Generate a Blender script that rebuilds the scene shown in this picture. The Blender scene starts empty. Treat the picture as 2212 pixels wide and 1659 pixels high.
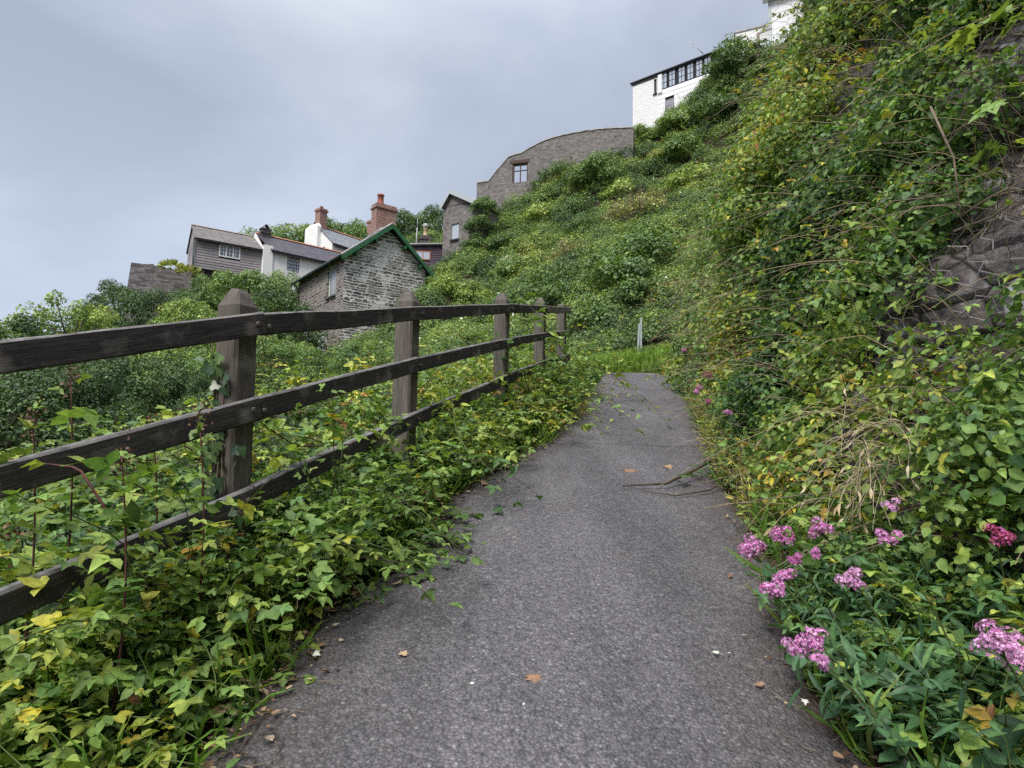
import bpy, math, random
import numpy as np
from mathutils import Vector, Matrix, noise as mnoise

scene = bpy.context.scene
R = math.radians

# ------------------------------------------------------------------ camera
FPX = 1300.0                      # focal length in pixels of a 2212 px wide picture
PITCH, ROLL = R(5.0), R(1.1)
EYE = np.array([0.0, 0.0, 1.2])
FW = np.array([0, math.cos(PITCH), math.sin(PITCH)])
_r0 = np.array([1.0, 0, 0]); _u0 = np.array([0, -math.sin(PITCH), math.cos(PITCH)])
RT = _r0 * math.cos(ROLL) + _u0 * math.sin(ROLL)
UP = -_r0 * math.sin(ROLL) + _u0 * math.cos(ROLL)
cam = bpy.data.cameras.new('camera')
camo = bpy.data.objects.new('camera', cam)
scene.collection.objects.link(camo)
m = Matrix(((RT[0], UP[0], -FW[0], EYE[0]), (RT[1], UP[1], -FW[1], EYE[1]), (RT[2], UP[2], -FW[2], EYE[2]), (0, 0, 0, 1)))
camo.matrix_world = m
cam.sensor_width = 36.0
cam.lens = 36.0 * FPX / 2212.0
cam.clip_start = 0.05
cam.clip_end = 3000
scene.camera = camo

# ------------------------------------------------------------------ world: overcast sky
SUN_EL, SUN_AZ = R(52), R(208)        # azimuth clockwise from +Y
scene.view_settings.view_transform = 'Standard'
scene.view_settings.look = 'None'
scene.view_settings.gamma = 1.0
scene.view_settings.exposure = 1.32
world = bpy.data.worlds.new('World'); scene.world = world
world.use_nodes = True
nt = world.node_tree; nt.nodes.clear()
def wn(t, **k):
    n = nt.nodes.new(t)
    for a, b in k.items(): setattr(n, a, b)
    return n
out = wn('ShaderNodeOutputWorld')
sky = wn('ShaderNodeTexSky', sky_type='NISHITA', sun_disc=False, sun_elevation=SUN_EL, sun_rotation=SUN_AZ)
sky.air_density = 1.0; sky.dust_density = 2.0
bg1 = wn('ShaderNodeBackground'); bg1.inputs[1].default_value = 0.06
nt.links.new(sky.outputs[0], bg1.inputs[0])
tc = wn('ShaderNodeTexCoord')
mp = wn('ShaderNodeMapping'); mp.inputs['Scale'].default_value = (1.0, 1.0, 1.7)
mp.inputs['Location'].default_value = (9.6, 9.1, 0.1)
nt.links.new(tc.outputs['Generated'], mp.inputs[0])
nz = wn('ShaderNodeTexNoise'); nz.inputs['Scale'].default_value = 2.0; nz.inputs['Detail'].default_value = 7
nz.inputs['Roughness'].default_value = 0.5; nz.inputs['Distortion'].default_value = 0.25
nt.links.new(mp.outputs[0], nz.inputs['Vector'])
rp = wn('ShaderNodeValToRGB')
rp.color_ramp.elements[0].position = 0.36; rp.color_ramp.elements[0].color = (0.200, 0.222, 0.272, 1)
rp.color_ramp.elements[1].position = 0.66; rp.color_ramp.elements[1].color = (0.305, 0.328, 0.372, 1)
e = rp.color_ramp.elements.new(0.50); e.color = (0.240, 0.266, 0.322, 1)
nt.links.new(nz.outputs[0], rp.inputs[0])
sep = wn('ShaderNodeSeparateXYZ'); nt.links.new(tc.outputs['Generated'], sep.inputs[0])
rz = wn('ShaderNodeValToRGB')              # overcast luminance: pale band low down, brightest at the zenith
rz.color_ramp.interpolation = 'EASE'
els = rz.color_ramp.elements
els[0].position = 0.0; els[0].color = (0.95, 0.96, 0.99, 1)
els[1].position = 1.0; els[1].color = (3.9, 3.6, 3.3, 1)
for p, c in ((0.25, (1.06, 1.07, 1.07, 1)), (0.52, (0.90, 0.91, 0.91, 1)), (0.66, (1.2, 1.18, 1.15, 1))):
    q = els.new(p); q.color = c
nt.links.new(sep.outputs[2], rz.inputs[0])
mul = wn('ShaderNodeMixRGB', blend_type='MULTIPLY'); mul.inputs[0].default_value = 1
nt.links.new(rp.outputs[0], mul.inputs[1]); nt.links.new(rz.outputs[0], mul.inputs[2])
bg2 = wn('ShaderNodeBackground'); bg2.inputs[1].default_value = 1.0
nt.links.new(mul.outputs[0], bg2.inputs[0])
mx = wn('ShaderNodeMixShader'); mx.inputs[0].default_value = 0.88
nt.links.new(bg1.outputs[0], mx.inputs[1]); nt.links.new(bg2.outputs[0], mx.inputs[2])
nt.links.new(mx.outputs[0], out.inputs[0])

sun = bpy.data.lights.new('sun', 'SUN'); sun.energy = 1.5; sun.angle = R(24); sun.color = (1.0, 0.96, 0.89)
suno = bpy.data.objects.new('sun', sun); scene.collection.objects.link(suno)
sd = Vector((math.sin(SUN_AZ) * math.cos(SUN_EL), math.cos(SUN_AZ) * math.cos(SUN_EL), math.sin(SUN_EL)))
suno.rotation_euler = sd.to_track_quat('Z', 'Y').to_euler()

scene.render.engine = 'CYCLES'
scene.cycles.max_bounces = 6
scene.cycles.diffuse_bounces = 3
scene.cycles.glossy_bounces = 2
scene.cycles.transmission_bounces = 3
scene.cycles.transparent_max_bounces = 4
scene.cycles.use_adaptive_sampling = True
scene.cycles.adaptive_threshold = 0.015
scene.cycles.use_denoising = False

# ------------------------------------------------------------------ pixel <-> world helpers (2212 x 1659 picture)
def ray(u, v):
    return FW + RT * ((u - 1106.0) / FPX) + UP * ((829.5 - v) / FPX)
def at(u, v, Y):
    d = ray(u, v)
    return EYE + d * (Y / d[1])
def zp(y):                          # height of the path along its length
    y = np.asarray(y, float)
    k = 0.2 * y
    c = 2.62 - 0.03 * (y - 13.5)
    t = np.clip((y - 11.0) / 4.5, 0, 1); t = t * t * (3 - 2 * t)
    return k * (1 - t) + c * t
def ground_hit(u, v):
    d = ray(u, v); lo, hi = 0.3, 40.0
    for i in range(400):
        t = 0.4 + i * 0.05
        p = EYE + d * t
        if p[2] < zp(p[1]): return p
    return EYE + d * 14

# ------------------------------------------------------------------ objects, labels
COL = scene.collection
def tag(o, label=None, cat=None, group=None, kind=None):
    if label: o['label'] = label
    if cat: o['category'] = cat
    if group: o['group'] = group
    if kind: o['kind'] = kind
    return o
def empty(name, loc, rz=0.0):
    o = bpy.data.objects.new(name, None); COL.objects.link(o)
    o.location = loc; o.rotation_euler = (0, 0, rz); o.empty_display_size = 0.2
    return o
class MB:
    """collects polygons; build() links ONE mesh object"""
    def __init__(s): s.v = []; s.f = []; s.m = []; s.cur = 0
    def add(s, vs, fs):
        o = len(s.v); s.v += [tuple(map(float, p)) for p in vs]
        s.f += [tuple(i + o for i in f) for f in fs]; s.m += [s.cur] * len(fs)
    def box(s, x0, x1, y0, y1, z0, z1):
        s.add([(x0, y0, z0), (x1, y0, z0), (x1, y1, z0), (x0, y1, z0), (x0, y0, z1), (x1, y0, z1), (x1, y1, z1), (x0, y1, z1)],
              [(0, 3, 2, 1), (4, 5, 6, 7), (0, 1, 5, 4), (1, 2, 6, 5), (2, 3, 7, 6), (3, 0, 4, 7)])
    def poly(s, pts): s.add(pts, [tuple(range(len(pts)))])
    def prism(s, pts, d):            # polygon extruded along vector d
        n = len(pts); q = [tuple(np.array(p, float) + np.array(d, float)) for p in pts]
        s.add(list(pts) + q, [tuple(range(n))[::-1], tuple(range(n, 2 * n))] + [(i, (i + 1) % n, n + (i + 1) % n, n + i) for i in range(n)])
    def bar(s, p, q, w, h):          # rectangular bar from p to q
        p = np.array(p, float); q = np.array(q, float); d = q - p; d /= np.linalg.norm(d)
        up = np.array([0, 0, 1.0]) if abs(d[2]) < .95 else np.array([1.0, 0, 0])
        x = np.cross(d, up); x /= np.linalg.norm(x); y = np.cross(x, d)
        c = [x * w / 2 + y * h / 2, -x * w / 2 + y * h / 2, -x * w / 2 - y * h / 2, x * w / 2 - y * h / 2]
        s.add([p + k for k in c] + [q + k for k in c], [(3, 2, 1, 0), (4, 5, 6, 7), (0, 1, 5, 4), (1, 2, 6, 5), (2, 3, 7, 6), (3, 0, 4, 7)])
    def tube(s, pts, rad, n=6, cap=True):
        pts = [np.array(p, float) for p in pts]; k = len(pts)
        rad = rad if hasattr(rad, '__len__') else [rad] * k
        vs = []; ref = np.array([0.13, 0.31, 0.94])
        for i in range(k):
            d = pts[min(i + 1, k - 1)] - pts[max(i - 1, 0)]; d /= (np.linalg.norm(d) + 1e-9)
            x = np.cross(d, ref); 
            if np.linalg.norm(x) < .1: x = np.cross(d, np.array([1.0, 0, 0]))
            x /= np.linalg.norm(x); y = np.cross(d, x)
            for j in range(n):
                a = 2 * math.pi * j / n
                vs.append(pts[i] + (x * math.cos(a) + y * math.sin(a)) * rad[i])
        fs = [(i * n + j, i * n + (j + 1) % n, (i + 1) * n + (j + 1) % n, (i + 1) * n + j) for i in range(k - 1) for j in range(n)]
        if cap: fs += [tuple(range(n))[::-1], tuple(range((k - 1) * n, k * n))]
        s.add(vs, fs)
    def lathe(s, prof, c=(0, 0, 0), n=12):   # prof: (radius, z)
        vs = [(c[0] + r * math.cos(2 * math.pi * j / n), c[1] + r * math.sin(2 * math.pi * j / n), c[2] + z) for r, z in prof for j in range(n)]
        k = len(prof)
        fs = [(i * n + j, i * n + (j + 1) % n, (i + 1) * n + (j + 1) % n, (i + 1) * n + j) for i in range(k - 1) for j in range(n)]
        fs += [tuple(range(n))[::-1], tuple(range((k - 1) * n, k * n))]
        s.add(vs, fs)
    def build(s, name, mat, parent=None, smooth=False, loc=None, bevel=0):
        me = bpy.data.meshes.new(name)
        vs = s.v
        if loc is not None: vs = [(a - loc[0], b - loc[1], c - loc[2]) for a, b, c in vs]
        me.from_pydata(vs, [], s.f)
        mats = mat if isinstance(mat, (list, tuple)) else [mat]
        for q in mats: me.materials.append(q)
        if len(mats) > 1: me.polygons.foreach_set('material_index', s.m)
        if smooth: me.polygons.foreach_set('use_smooth', [True] * len(me.polygons))
        me.update()
        o = bpy.data.objects.new(name, me); COL.objects.link(o)
        if loc is not None: o.location = loc
        if parent is not None: o.parent = parent
        if bevel:
            b = o.modifiers.new('bevel', 'BEVEL'); b.width = bevel; b.segments = 2; b.limit_method = 'ANGLE'
        return o

# ------------------------------------------------------------------ materials
class NB:
    def __init__(s, name):
        s.mat = bpy.data.materials.new(name); s.mat.use_nodes = True
        s.t = s.mat.node_tree; s.b = s.t.nodes['Principled BSDF']; s.o = s.t.nodes['Material Output']
        s.b.inputs['Specular IOR Level'].default_value = 0.25
    def n(s, typ, ins=None, **k):
        q = s.t.nodes.new(typ)
        for a, b in k.items(): setattr(q, a, b)
        for a, b in (ins or {}).items():
            if hasattr(b, 'links') or hasattr(b, 'is_output'): s.t.links.new(b, q.inputs[a])
            else: q.inputs[a].default_value = b
        return q
    def coord(s, kind='Object', scale=(1, 1, 1), rot=(0, 0, 0)):
        c = s.n('ShaderNodeTexCoord')
        return s.n('ShaderNodeMapping', {'Vector': c.outputs[kind], 'Scale': scale, 'Rotation': rot}).outputs[0]
    def noise(s, vec, scale, detail=4, rough=.55, dist=0):
        return s.n('ShaderNodeTexNoise', {'Vector': vec, 'Scale': scale, 'Detail': detail, 'Roughness': rough, 'Distortion': dist}).outputs[0]
    def vor(s, vec, scale, feature='F1', rnd=1.0):
        return s.n('ShaderNodeTexVoronoi', {'Vector': vec, 'Scale': scale, 'Randomness': rnd}, feature=feature)
    def ramp(s, fac, stops, interp='LINEAR'):
        q = s.n('ShaderNodeValToRGB', {'Fac': fac}); cr = q.color_ramp; cr.interpolation = interp
        while len(cr.elements) > 1: cr.elements.remove(cr.elements[-1])
        cr.elements[0].position = stops[0][0]
        cr.elements[0].color = (*stops[0][1], 1) if hasattr(stops[0][1], '__len__') else (stops[0][1],) * 3 + (1,)
        for p, c in stops[1:]:
            e = cr.elements.new(p); e.color = (*c, 1) if hasattr(c, '__len__') else (c, c, c, 1)
        return q.outputs[0]
    def mix(s, fac, a, b, mode='MIX'):
        q = s.n('ShaderNodeMixRGB', blend_type=mode)
        for i, x in ((0, fac), (1, a), (2, b)):
            if hasattr(x, 'is_output'): s.t.links.new(x, q.inputs[i])
            elif i == 0: q.inputs[0].default_value = x
            else: q.inputs[i].default_value = (*x, 1) if hasattr(x, '__len__') else (x, x, x, 1)
        return q.outputs[0]
    def math(s, op, a, b=0.0):
        q = s.n('ShaderNodeMath', operation=op)
        for i, x in ((0, a), (1, b)):
            if hasattr(x, 'is_output'): s.t.links.new(x, q.inputs[i])
            else: q.inputs[i].default_value = x
        return q.outputs[0]
    def bump(s, h, strength=.4, dist=.02):
        q = s.n('ShaderNodeBump', {'Height': h, 'Strength': strength, 'Distance': dist})
        s.t.links.new(q.outputs[0], s.b.inputs['Normal'])
    def col(s, c):
        if hasattr(c, 'is_output'): s.t.links.new(c, s.b.inputs['Base Color'])
        else: s.b.inputs['Base Color'].default_value = (*c, 1)
        return s
    def rough(s, r):
        if hasattr(r, 'is_output'): s.t.links.new(r, s.b.inputs['Roughness'])
        else: s.b.inputs['Roughness'].default_value = r
        return s.mat

def plain(name, c, rough=.7, var=.25, scale=6, spec=None):
    b = NB(name); v = b.coord()
    n = b.noise(v, scale, 5)
    k = [max(0, x * (1 - var)) for x in c]; l = [x * (1 + var) for x in c]
    b.col(b.ramp(n, [(.3, k), (.7, l)])); b.bump(n, .15, .01)
    if spec is not None: b.b.inputs['Specular IOR Level'].default_value = spec
    return b.rough(rough)

def mat_asphalt():
    b = NB('asphalt'); v = b.coord()
    cell = b.vor(v, 88)
    cv = b.n('ShaderNodeSeparateColor', {0: cell.outputs['Color']}).outputs[0]
    big = b.noise(v, 1.1, 5, .6)
    mid = b.noise(v, 38, 5, .7)
    fine = b.noise(v, 260, 2, .6)
    base = b.ramp(cv, [(0, (.050, .047, .050)), (.35, (.098, .093, .097)), (.8, (.155, .147, .150)), (.95, (.185, .176, .178)), (.992, (.30, .29, .285))])
    base = b.mix(.55, base, b.ramp(fine, [(.3, (.055, .052, .056)), (.7, (.185, .176, .182))]))
    base = b.mix(1, base, b.ramp(cell.outputs['Distance'], [(.22, 1.12), (.62, .74)]), 'MULTIPLY')
    base = b.mix(1, base, b.ramp(big, [(.3, (1.02, 1.03, 1.07)), (.55, (1.24, 1.25, 1.28)), (.75, (1.42, 1.42, 1.45))]), 'MULTIPLY')
    base = b.mix(1, base, b.ramp(mid, [(.3, .66), (.7, 1.32)]), 'MULTIPLY')
    # brown dirt stains
    d = b.noise(v, 2.3, 6, .65)
    base = b.mix(b.ramp(d, [(.6, 0.0), (.78, .35)]), base, (.13, .10, .085))
    # hairline cracks and darker patched areas
    cw = b.n('ShaderNodeTexNoise', {'Vector': v, 'Scale': 3.0, 'Detail': 5.0}).outputs['Color']
    cv_ = b.n('ShaderNodeVectorMath', {0: v, 1: b.n('ShaderNodeVectorMath', {0: cw, 1: (.5, .5, 0)}, operation='MULTIPLY').outputs[0]}, operation='ADD').outputs[0]
    ck = b.vor(cv_, .62, 'DISTANCE_TO_EDGE').outputs['Distance']
    ckm = b.math('MULTIPLY', b.ramp(ck, [(.0015, .8), (.006, 0.0)]), b.ramp(b.noise(v, .8, 3), [(.5, 0.0), (.6, 1.0)]))
    base = b.mix(ckm, base, (.022, .02, .02))
    base = b.mix(1, base, b.ramp(b.noise(b.coord(scale=(1.6, .35, 1)), 1.3, 4, .6), [(.35, .80), (.65, 1.20)]), 'MULTIPLY')
    # seam across the path
    sp = b.n('ShaderNodeSeparateXYZ', {0: v})
    wob = b.math('MULTIPLY', b.noise(v, 3.0, 4), .16)
    yy = b.math('ABSOLUTE', b.math('SUBTRACT', b.math('ADD', sp.outputs[1], wob), 5.72))
    base = b.mix(b.ramp(yy, [(0.004, .75), (.016, 0.0)]), base, (.03, .028, .028))
    ed = b.n('ShaderNodeAttribute', attribute_name='tint').outputs['Fac']
    ed = b.math('MULTIPLY', ed, b.ramp(b.noise(v, 6.5, 6, .7), [(.36, .1), (.62, 1.0)]))
    base = b.mix(ed, base, b.mix(b.noise(v, 45, 4, .7), (.028, .019, .014), (.12, .085, .06)))
    b.col(base)
    h = b.math('ADD', b.math('MULTIPLY', cell.outputs['Distance'], -1.0), b.math('MULTIPLY', fine, .45))
    b.bump(b.math('ADD', h, b.math('MULTIPLY', mid, 1.2)), 1.0, .009)
    return b.rough(.82)

def mat_soil():
    b = NB('soil'); v = b.coord()
    n = b.noise(v, 5, 8, .65); f = b.noise(v, 60, 4, .7)
    c = b.ramp(n, [(.3, (.022, .016, .011)), (.55, (.055, .038, .026)), (.75, (.095, .068, .045))])
    c = b.mix(.5, c, b.ramp(f, [(.35, (.018, .013, .01)), (.7, (.13, .09, .06))]))
    b.col(c); b.bump(f, .8, .02)
    return b.rough(.95)

def mat_rock():
    b = NB('rock'); v = b.coord(scale=(1, 1, 1.5))
    n = b.noise(v, 2.6, 8, .65, .6); f = b.noise(v, 26, 5, .65)
    e = b.vor(v, 3.6, 'DISTANCE_TO_EDGE').outputs['Distance']
    c = b.ramp(n, [(.28, (.026, .021, .020)), (.45, (.066, .053, .048)), (.6, (.112, .092, .082)), (.72, (.36, .34, .34))])
    c = b.mix(.45, c, b.ramp(f, [(.3, (.03, .026, .026)), (.72, (.28, .26, .255))]))
    c = b.mix(b.ramp(e, [(0.0, .9), (.05, 0.0)]), c, (.008, .007, .006))
    lich = b.noise(v, 4.2, 5, .6)
    c = b.mix(b.ramp(lich, [(.57, 0.0), (.64, .85)]), c, (.40, .39, .40))
    b.col(c)
    b.bump(b.math('ADD', b.math('MULTIPLY', f, .35), b.math('MINIMUM', b.math('MULTIPLY', e, 5.0), 1.0)), .9, .05)
    return b.rough(.9)

def mat_rubble(name, stone, mortar, bw=.42, bh=.13, thr=(.75, .35), warp=.09):
    """coursed rubble: warped courses of uneven stones in mortar; u = x + y so it works on both faces of a corner"""
    b = NB(name); v0 = b.coord()
    sp = b.n('ShaderNodeSeparateXYZ', {0: v0}); u = b.math('ADD', sp.outputs[0], sp.outputs[1])
    w1 = b.noise(v0, .9 / bw, 3); w2 = b.noise(v0, 1.5, 2); w3 = b.n('ShaderNodeTexNoise', {'W': sp.outputs[2], 'Scale': .22 / bh, 'Detail': 1.0}, noise_dimensions='1D').outputs[0]
    uu = b.math('ADD', u, b.math('MULTIPLY', w1, bw * 1.7))
    zz = b.math('ADD', b.math('ADD', sp.outputs[2], b.math('MULTIPLY', w2, warp)), b.math('ADD', b.math('MULTIPLY', w3, bh * 3.0), b.math('MULTIPLY', w1, bh * 1.3)))
    v = b.n('ShaderNodeCombineXYZ', {0: uu, 1: zz, 2: 0.0}).outputs[0]
    br = b.n('ShaderNodeTexBrick', {'Vector': v, 'Color1': (0, 0, 0, 1), 'Color2': (1, 1, 1, 1), 'Mortar': (.5, .5, .5, 1), 'Scale': 1.0, 'Mortar Size': bh * .22, 'Mortar Smooth': 1.0, 'Brick Width': bw, 'Row Height': bh, 'Bias': 0.0}, offset=.45, squash=.7, squash_frequency=3)
    cell = b.n('ShaderNodeTexBrick', {'Vector': v, 'Color1': (0, 0, 0, 1), 'Color2': (1, 1, 1, 1), 'Mortar': (.5, .5, .5, 1), 'Scale': 1.0, 'Mortar Size': 0.0, 'Brick Width': bw, 'Row Height': bh, 'Bias': 0.0}, offset=.45, squash=.7, squash_frequency=3)
    st = b.ramp(cell.outputs[0], [(0, stone[0]), (.35, stone[1]), (.7, stone[2]), (1, stone[3])])
    f = b.noise(v0, 22, 5, .65)
    st = b.mix(1, st, b.ramp(f, [(.3, .65), (.7, 1.3)]), 'MULTIPLY')
    big = b.noise(v0, .75, 4, .6)
    th = b.ramp(big, [(.38, thr[0]), (.54, thr[1])])
    fac = b.math('GREATER_THAN', b.math('ADD', br.outputs[1], b.math('MULTIPLY', b.math('SUBTRACT', f, .5), .3)), th)
    mo = b.mix(1, mortar, b.ramp(b.noise(v0, 9, 4), [(.3, .72), (.7, 1.1)]), 'MULTIPLY')
    b.col(b.mix(fac, st, mo))
    b.bump(br.outputs[1], -.8, .03)
    return b.rough(.9)

def mat_slate(name, c, tile=(.28, .18), moss=None):
    b = NB(name); v = b.coord('UV')
    br = b.n('ShaderNodeTexBrick', {'Vector': v, 'Color1': (*[x * .8 for x in c], 1), 'Color2': (*[x * 1.25 for x in c], 1), 'Mortar': (*[x * .35 for x in c], 1),
             'Scale': 1.0, 'Mortar Size': .012, 'Brick Width': tile[0], 'Row Height': tile[1]})
    n = b.noise(b.coord(), 2.2, 6, .6)
    cc = b.mix(1, br.outputs[0], b.ramp(n, [(.3, .7), (.7, 1.3)]), 'MULTIPLY')
    if moss: cc = b.mix(b.ramp(n, [(.45, 0.0), (.7, .75)]), cc, moss)
    b.col(cc); b.bump(br.outputs[1], -.4, .01)
    return b.rough(.55)

def mat_boards(name, c, pitch=.17, groove=.35, var=.3, axis=2):
    """horizontal weatherboards: the boards themselves are modelled, this gives grain and board to board variation"""
    b = NB(name); v = b.coord(scale=(1.2, 1.2, 14) if axis == 2 else (14, 14, 1.2))
    n = b.noise(v, 2.2, 6, .6)
    z = b.n('ShaderNodeSeparateXYZ', {0: b.coord()}).outputs[axis]
    k = b.math('FLOOR', b.math('DIVIDE', z, pitch))
    w = b.n('ShaderNodeTexWhiteNoise', {'W': k}, noise_dimensions='1D').outputs[0]
    cc = b.ramp(n, [(.25, [x * (1 - var) for x in c]), (.75, [x * (1 + var) for x in c])])
    b.col(b.mix(1, cc, b.ramp(w, [(0, 1 - var * .6), (1, 1 + var * .6)]), 'MULTIPLY')); b.bump(n, .3, .01)
    return b.rough(.75)

def mat_wood_fence():
    b = NB('weathered_fence_wood'); v = b.coord(scale=(1.3, 16, 16))
    n = b.noise(v, 2.5, 7, .65, .4); f = b.noise(b.coord(scale=(2, 40, 40)), 6, 4, .6)
    p = b.noise(b.coord(), 5, 5, .6)
    c = b.ramp(n, [(.25, (.012, .0115, .013)), (.5, (.034, .032, .033)), (.72, (.082, .077, .074))])
    c = b.mix(.35, c, b.ramp(f, [(.3, (.012, .010, .010)), (.7, (.13, .115, .105))]))
    c = b.mix(b.ramp(p, [(.56, 0.0), (.72, .75)]), c, (.22, .20, .185))    # pale lichen and worn spots
    kn = b.vor(b.coord(scale=(1.1, 5, 5)), 1.7).outputs['Distance']
    c = b.mix(b.ramp(kn, [(.06, .85), (.13, 0.0)]), c, (.010, .008, .008))
    b.col(c); b.bump(b.math('ADD', n, b.math('MULTIPLY', f, .5)), .55, .008)
    return b.rough(.85)
def mat_wood_post():
    b = NB('weathered_post_wood'); v = b.coord(scale=(14, 14, 1.1))
    n = b.noise(v, 2.5, 7, .65, .4); f = b.noise(b.coord(scale=(45, 45, 2)), 5, 4, .6)
    p = b.noise(b.coord(), 7, 5, .6)
    c = b.ramp(n, [(.25, (.046, .042, .034)), (.5, (.112, .102, .086)), (.75, (.22, .205, .178))])
    c = b.mix(.4, c, b.ramp(f, [(.3, (.03, .024, .02)), (.7, (.23, .20, .18))]))
    c = b.mix(b.ramp(p, [(.58, 0.0), (.72, .55)]), c, (.27, .27, .23))
    b.col(c); b.bump(b.math('ADD', n, b.math('MULTIPLY', f, .6)), .6, .008)
    return b.rough(.9)

def mat_leaf(name, stops, trans=.3, spec=.35, rough=.5, veil=.12):
    """leaf colours picked per leaf (attribute tint); light passes through"""
    b = NB(name)
    a = b.n('ShaderNodeAttribute', attribute_name='tint').outputs['Fac']
    l = b.n('ShaderNodeAttribute', attribute_name='lum').outputs['Fac']
    c = b.ramp(a, stops)
    c = b.mix(1, c, b.ramp(l, [(0, .55), (.5, 1.0), (1, 1.45)]), 'MULTIPLY')
    c = b.mix(1, c, b.ramp(b.noise(b.coord(), 55, 3, .6), [(.3, .72), (.7, 1.25)]), 'MULTIPLY')
    b.col(c); b.rough(rough); b.b.inputs['Specular IOR Level'].default_value = spec
    tr = b.n('ShaderNodeBsdfTranslucent', {'Color': b.mix(1, c, (1.25, 1.3, .6), 'MULTIPLY')})
    mxs = b.n('ShaderNodeMixShader', {0: trans, 1: b.b.outputs[0], 2: tr.outputs[0]})
    b.t.links.new(mxs.outputs[0], b.o.inputs[0])
    return b.mat

def mat_glass(name, tint=(.04, .05, .06), rough=.06):
    b = NB(name); b.col(tint); b.b.inputs['Specular IOR Level'].default_value = .9
    return b.rough(rough)
# ------------------------------------------------------------------ leaf engine (numpy)
def nrm(a): return a / (np.linalg.norm(a, axis=-1, keepdims=True) + 1e-9)
# templates: y = towards the tip, z = upper face
def T(v, f): return (np.array(v, float), f)
LEAF4 = T([(0, 0, 0), (-.40, .48, .07), (0, 1, -.05), (.40, .48, .07)], [(0, 3, 2, 1)])
LEAF_OV = T([(0, 0, 0), (-.36, .30, .06), (.36, .30, .06), (0, .42, -.035), (-.31, .66, .03), (.31, .66, .03), (0, 1.05, -.13)],
            [(0, 3, 1), (0, 2, 3), (3, 6, 4, 1), (3, 2, 5, 6)])
LEAF_LONG = T([(0, 0, 0), (-.13, .35, .03), (.13, .35, .03), (0, .45, -.02), (-.11, .70, .0), (.11, .70, .0), (0, 1.05, -.14)],
              [(0, 3, 1), (0, 2, 3), (3, 6, 4, 1), (3, 2, 5, 6)])
_iv = [(0, 0), (-.28, -.08), (-.52, .18), (-.30, .38), (-.34, .66), (-.13, .66), (0, 1.0), (.13, .66), (.34, .66), (.30, .38), (.52, .18), (.28, -.08)]
LEAF_IVY = T([(x, y, .05 * abs(x) * 2 - .12 * y * y) for x, y in _iv] + [(0, .35, -.02)],
             [(12, i + 1 if i < 11 else 0, i) for i in range(12)])
_ml = [(0, 0), (-.30, -.10), (-.62, .12), (-.40, .30), (-.66, .62), (-.30, .60), (-.20, .78), (0, 1.08), (.20, .78), (.30, .60), (.66, .62), (.40, .30), (.62, .12), (.30, -.10)]
LEAF_LOBED = T([(x, y, .06 * abs(x) - .15 * y * y) for x, y in _ml] + [(0, .35, 0)],
               [(14, i + 1 if i < 13 else 0, i) for i in range(14)])
BLADE = T([(-.03, 0, 0), (.03, 0, 0), (-.028, .45, .05), (.028, .45, .05), (-.016, .8, .0), (.016, .8, .0), (0, 1.0, -.13)],
          [(0, 1, 3, 2), (2, 3, 5, 4), (4, 5, 6)])

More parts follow.
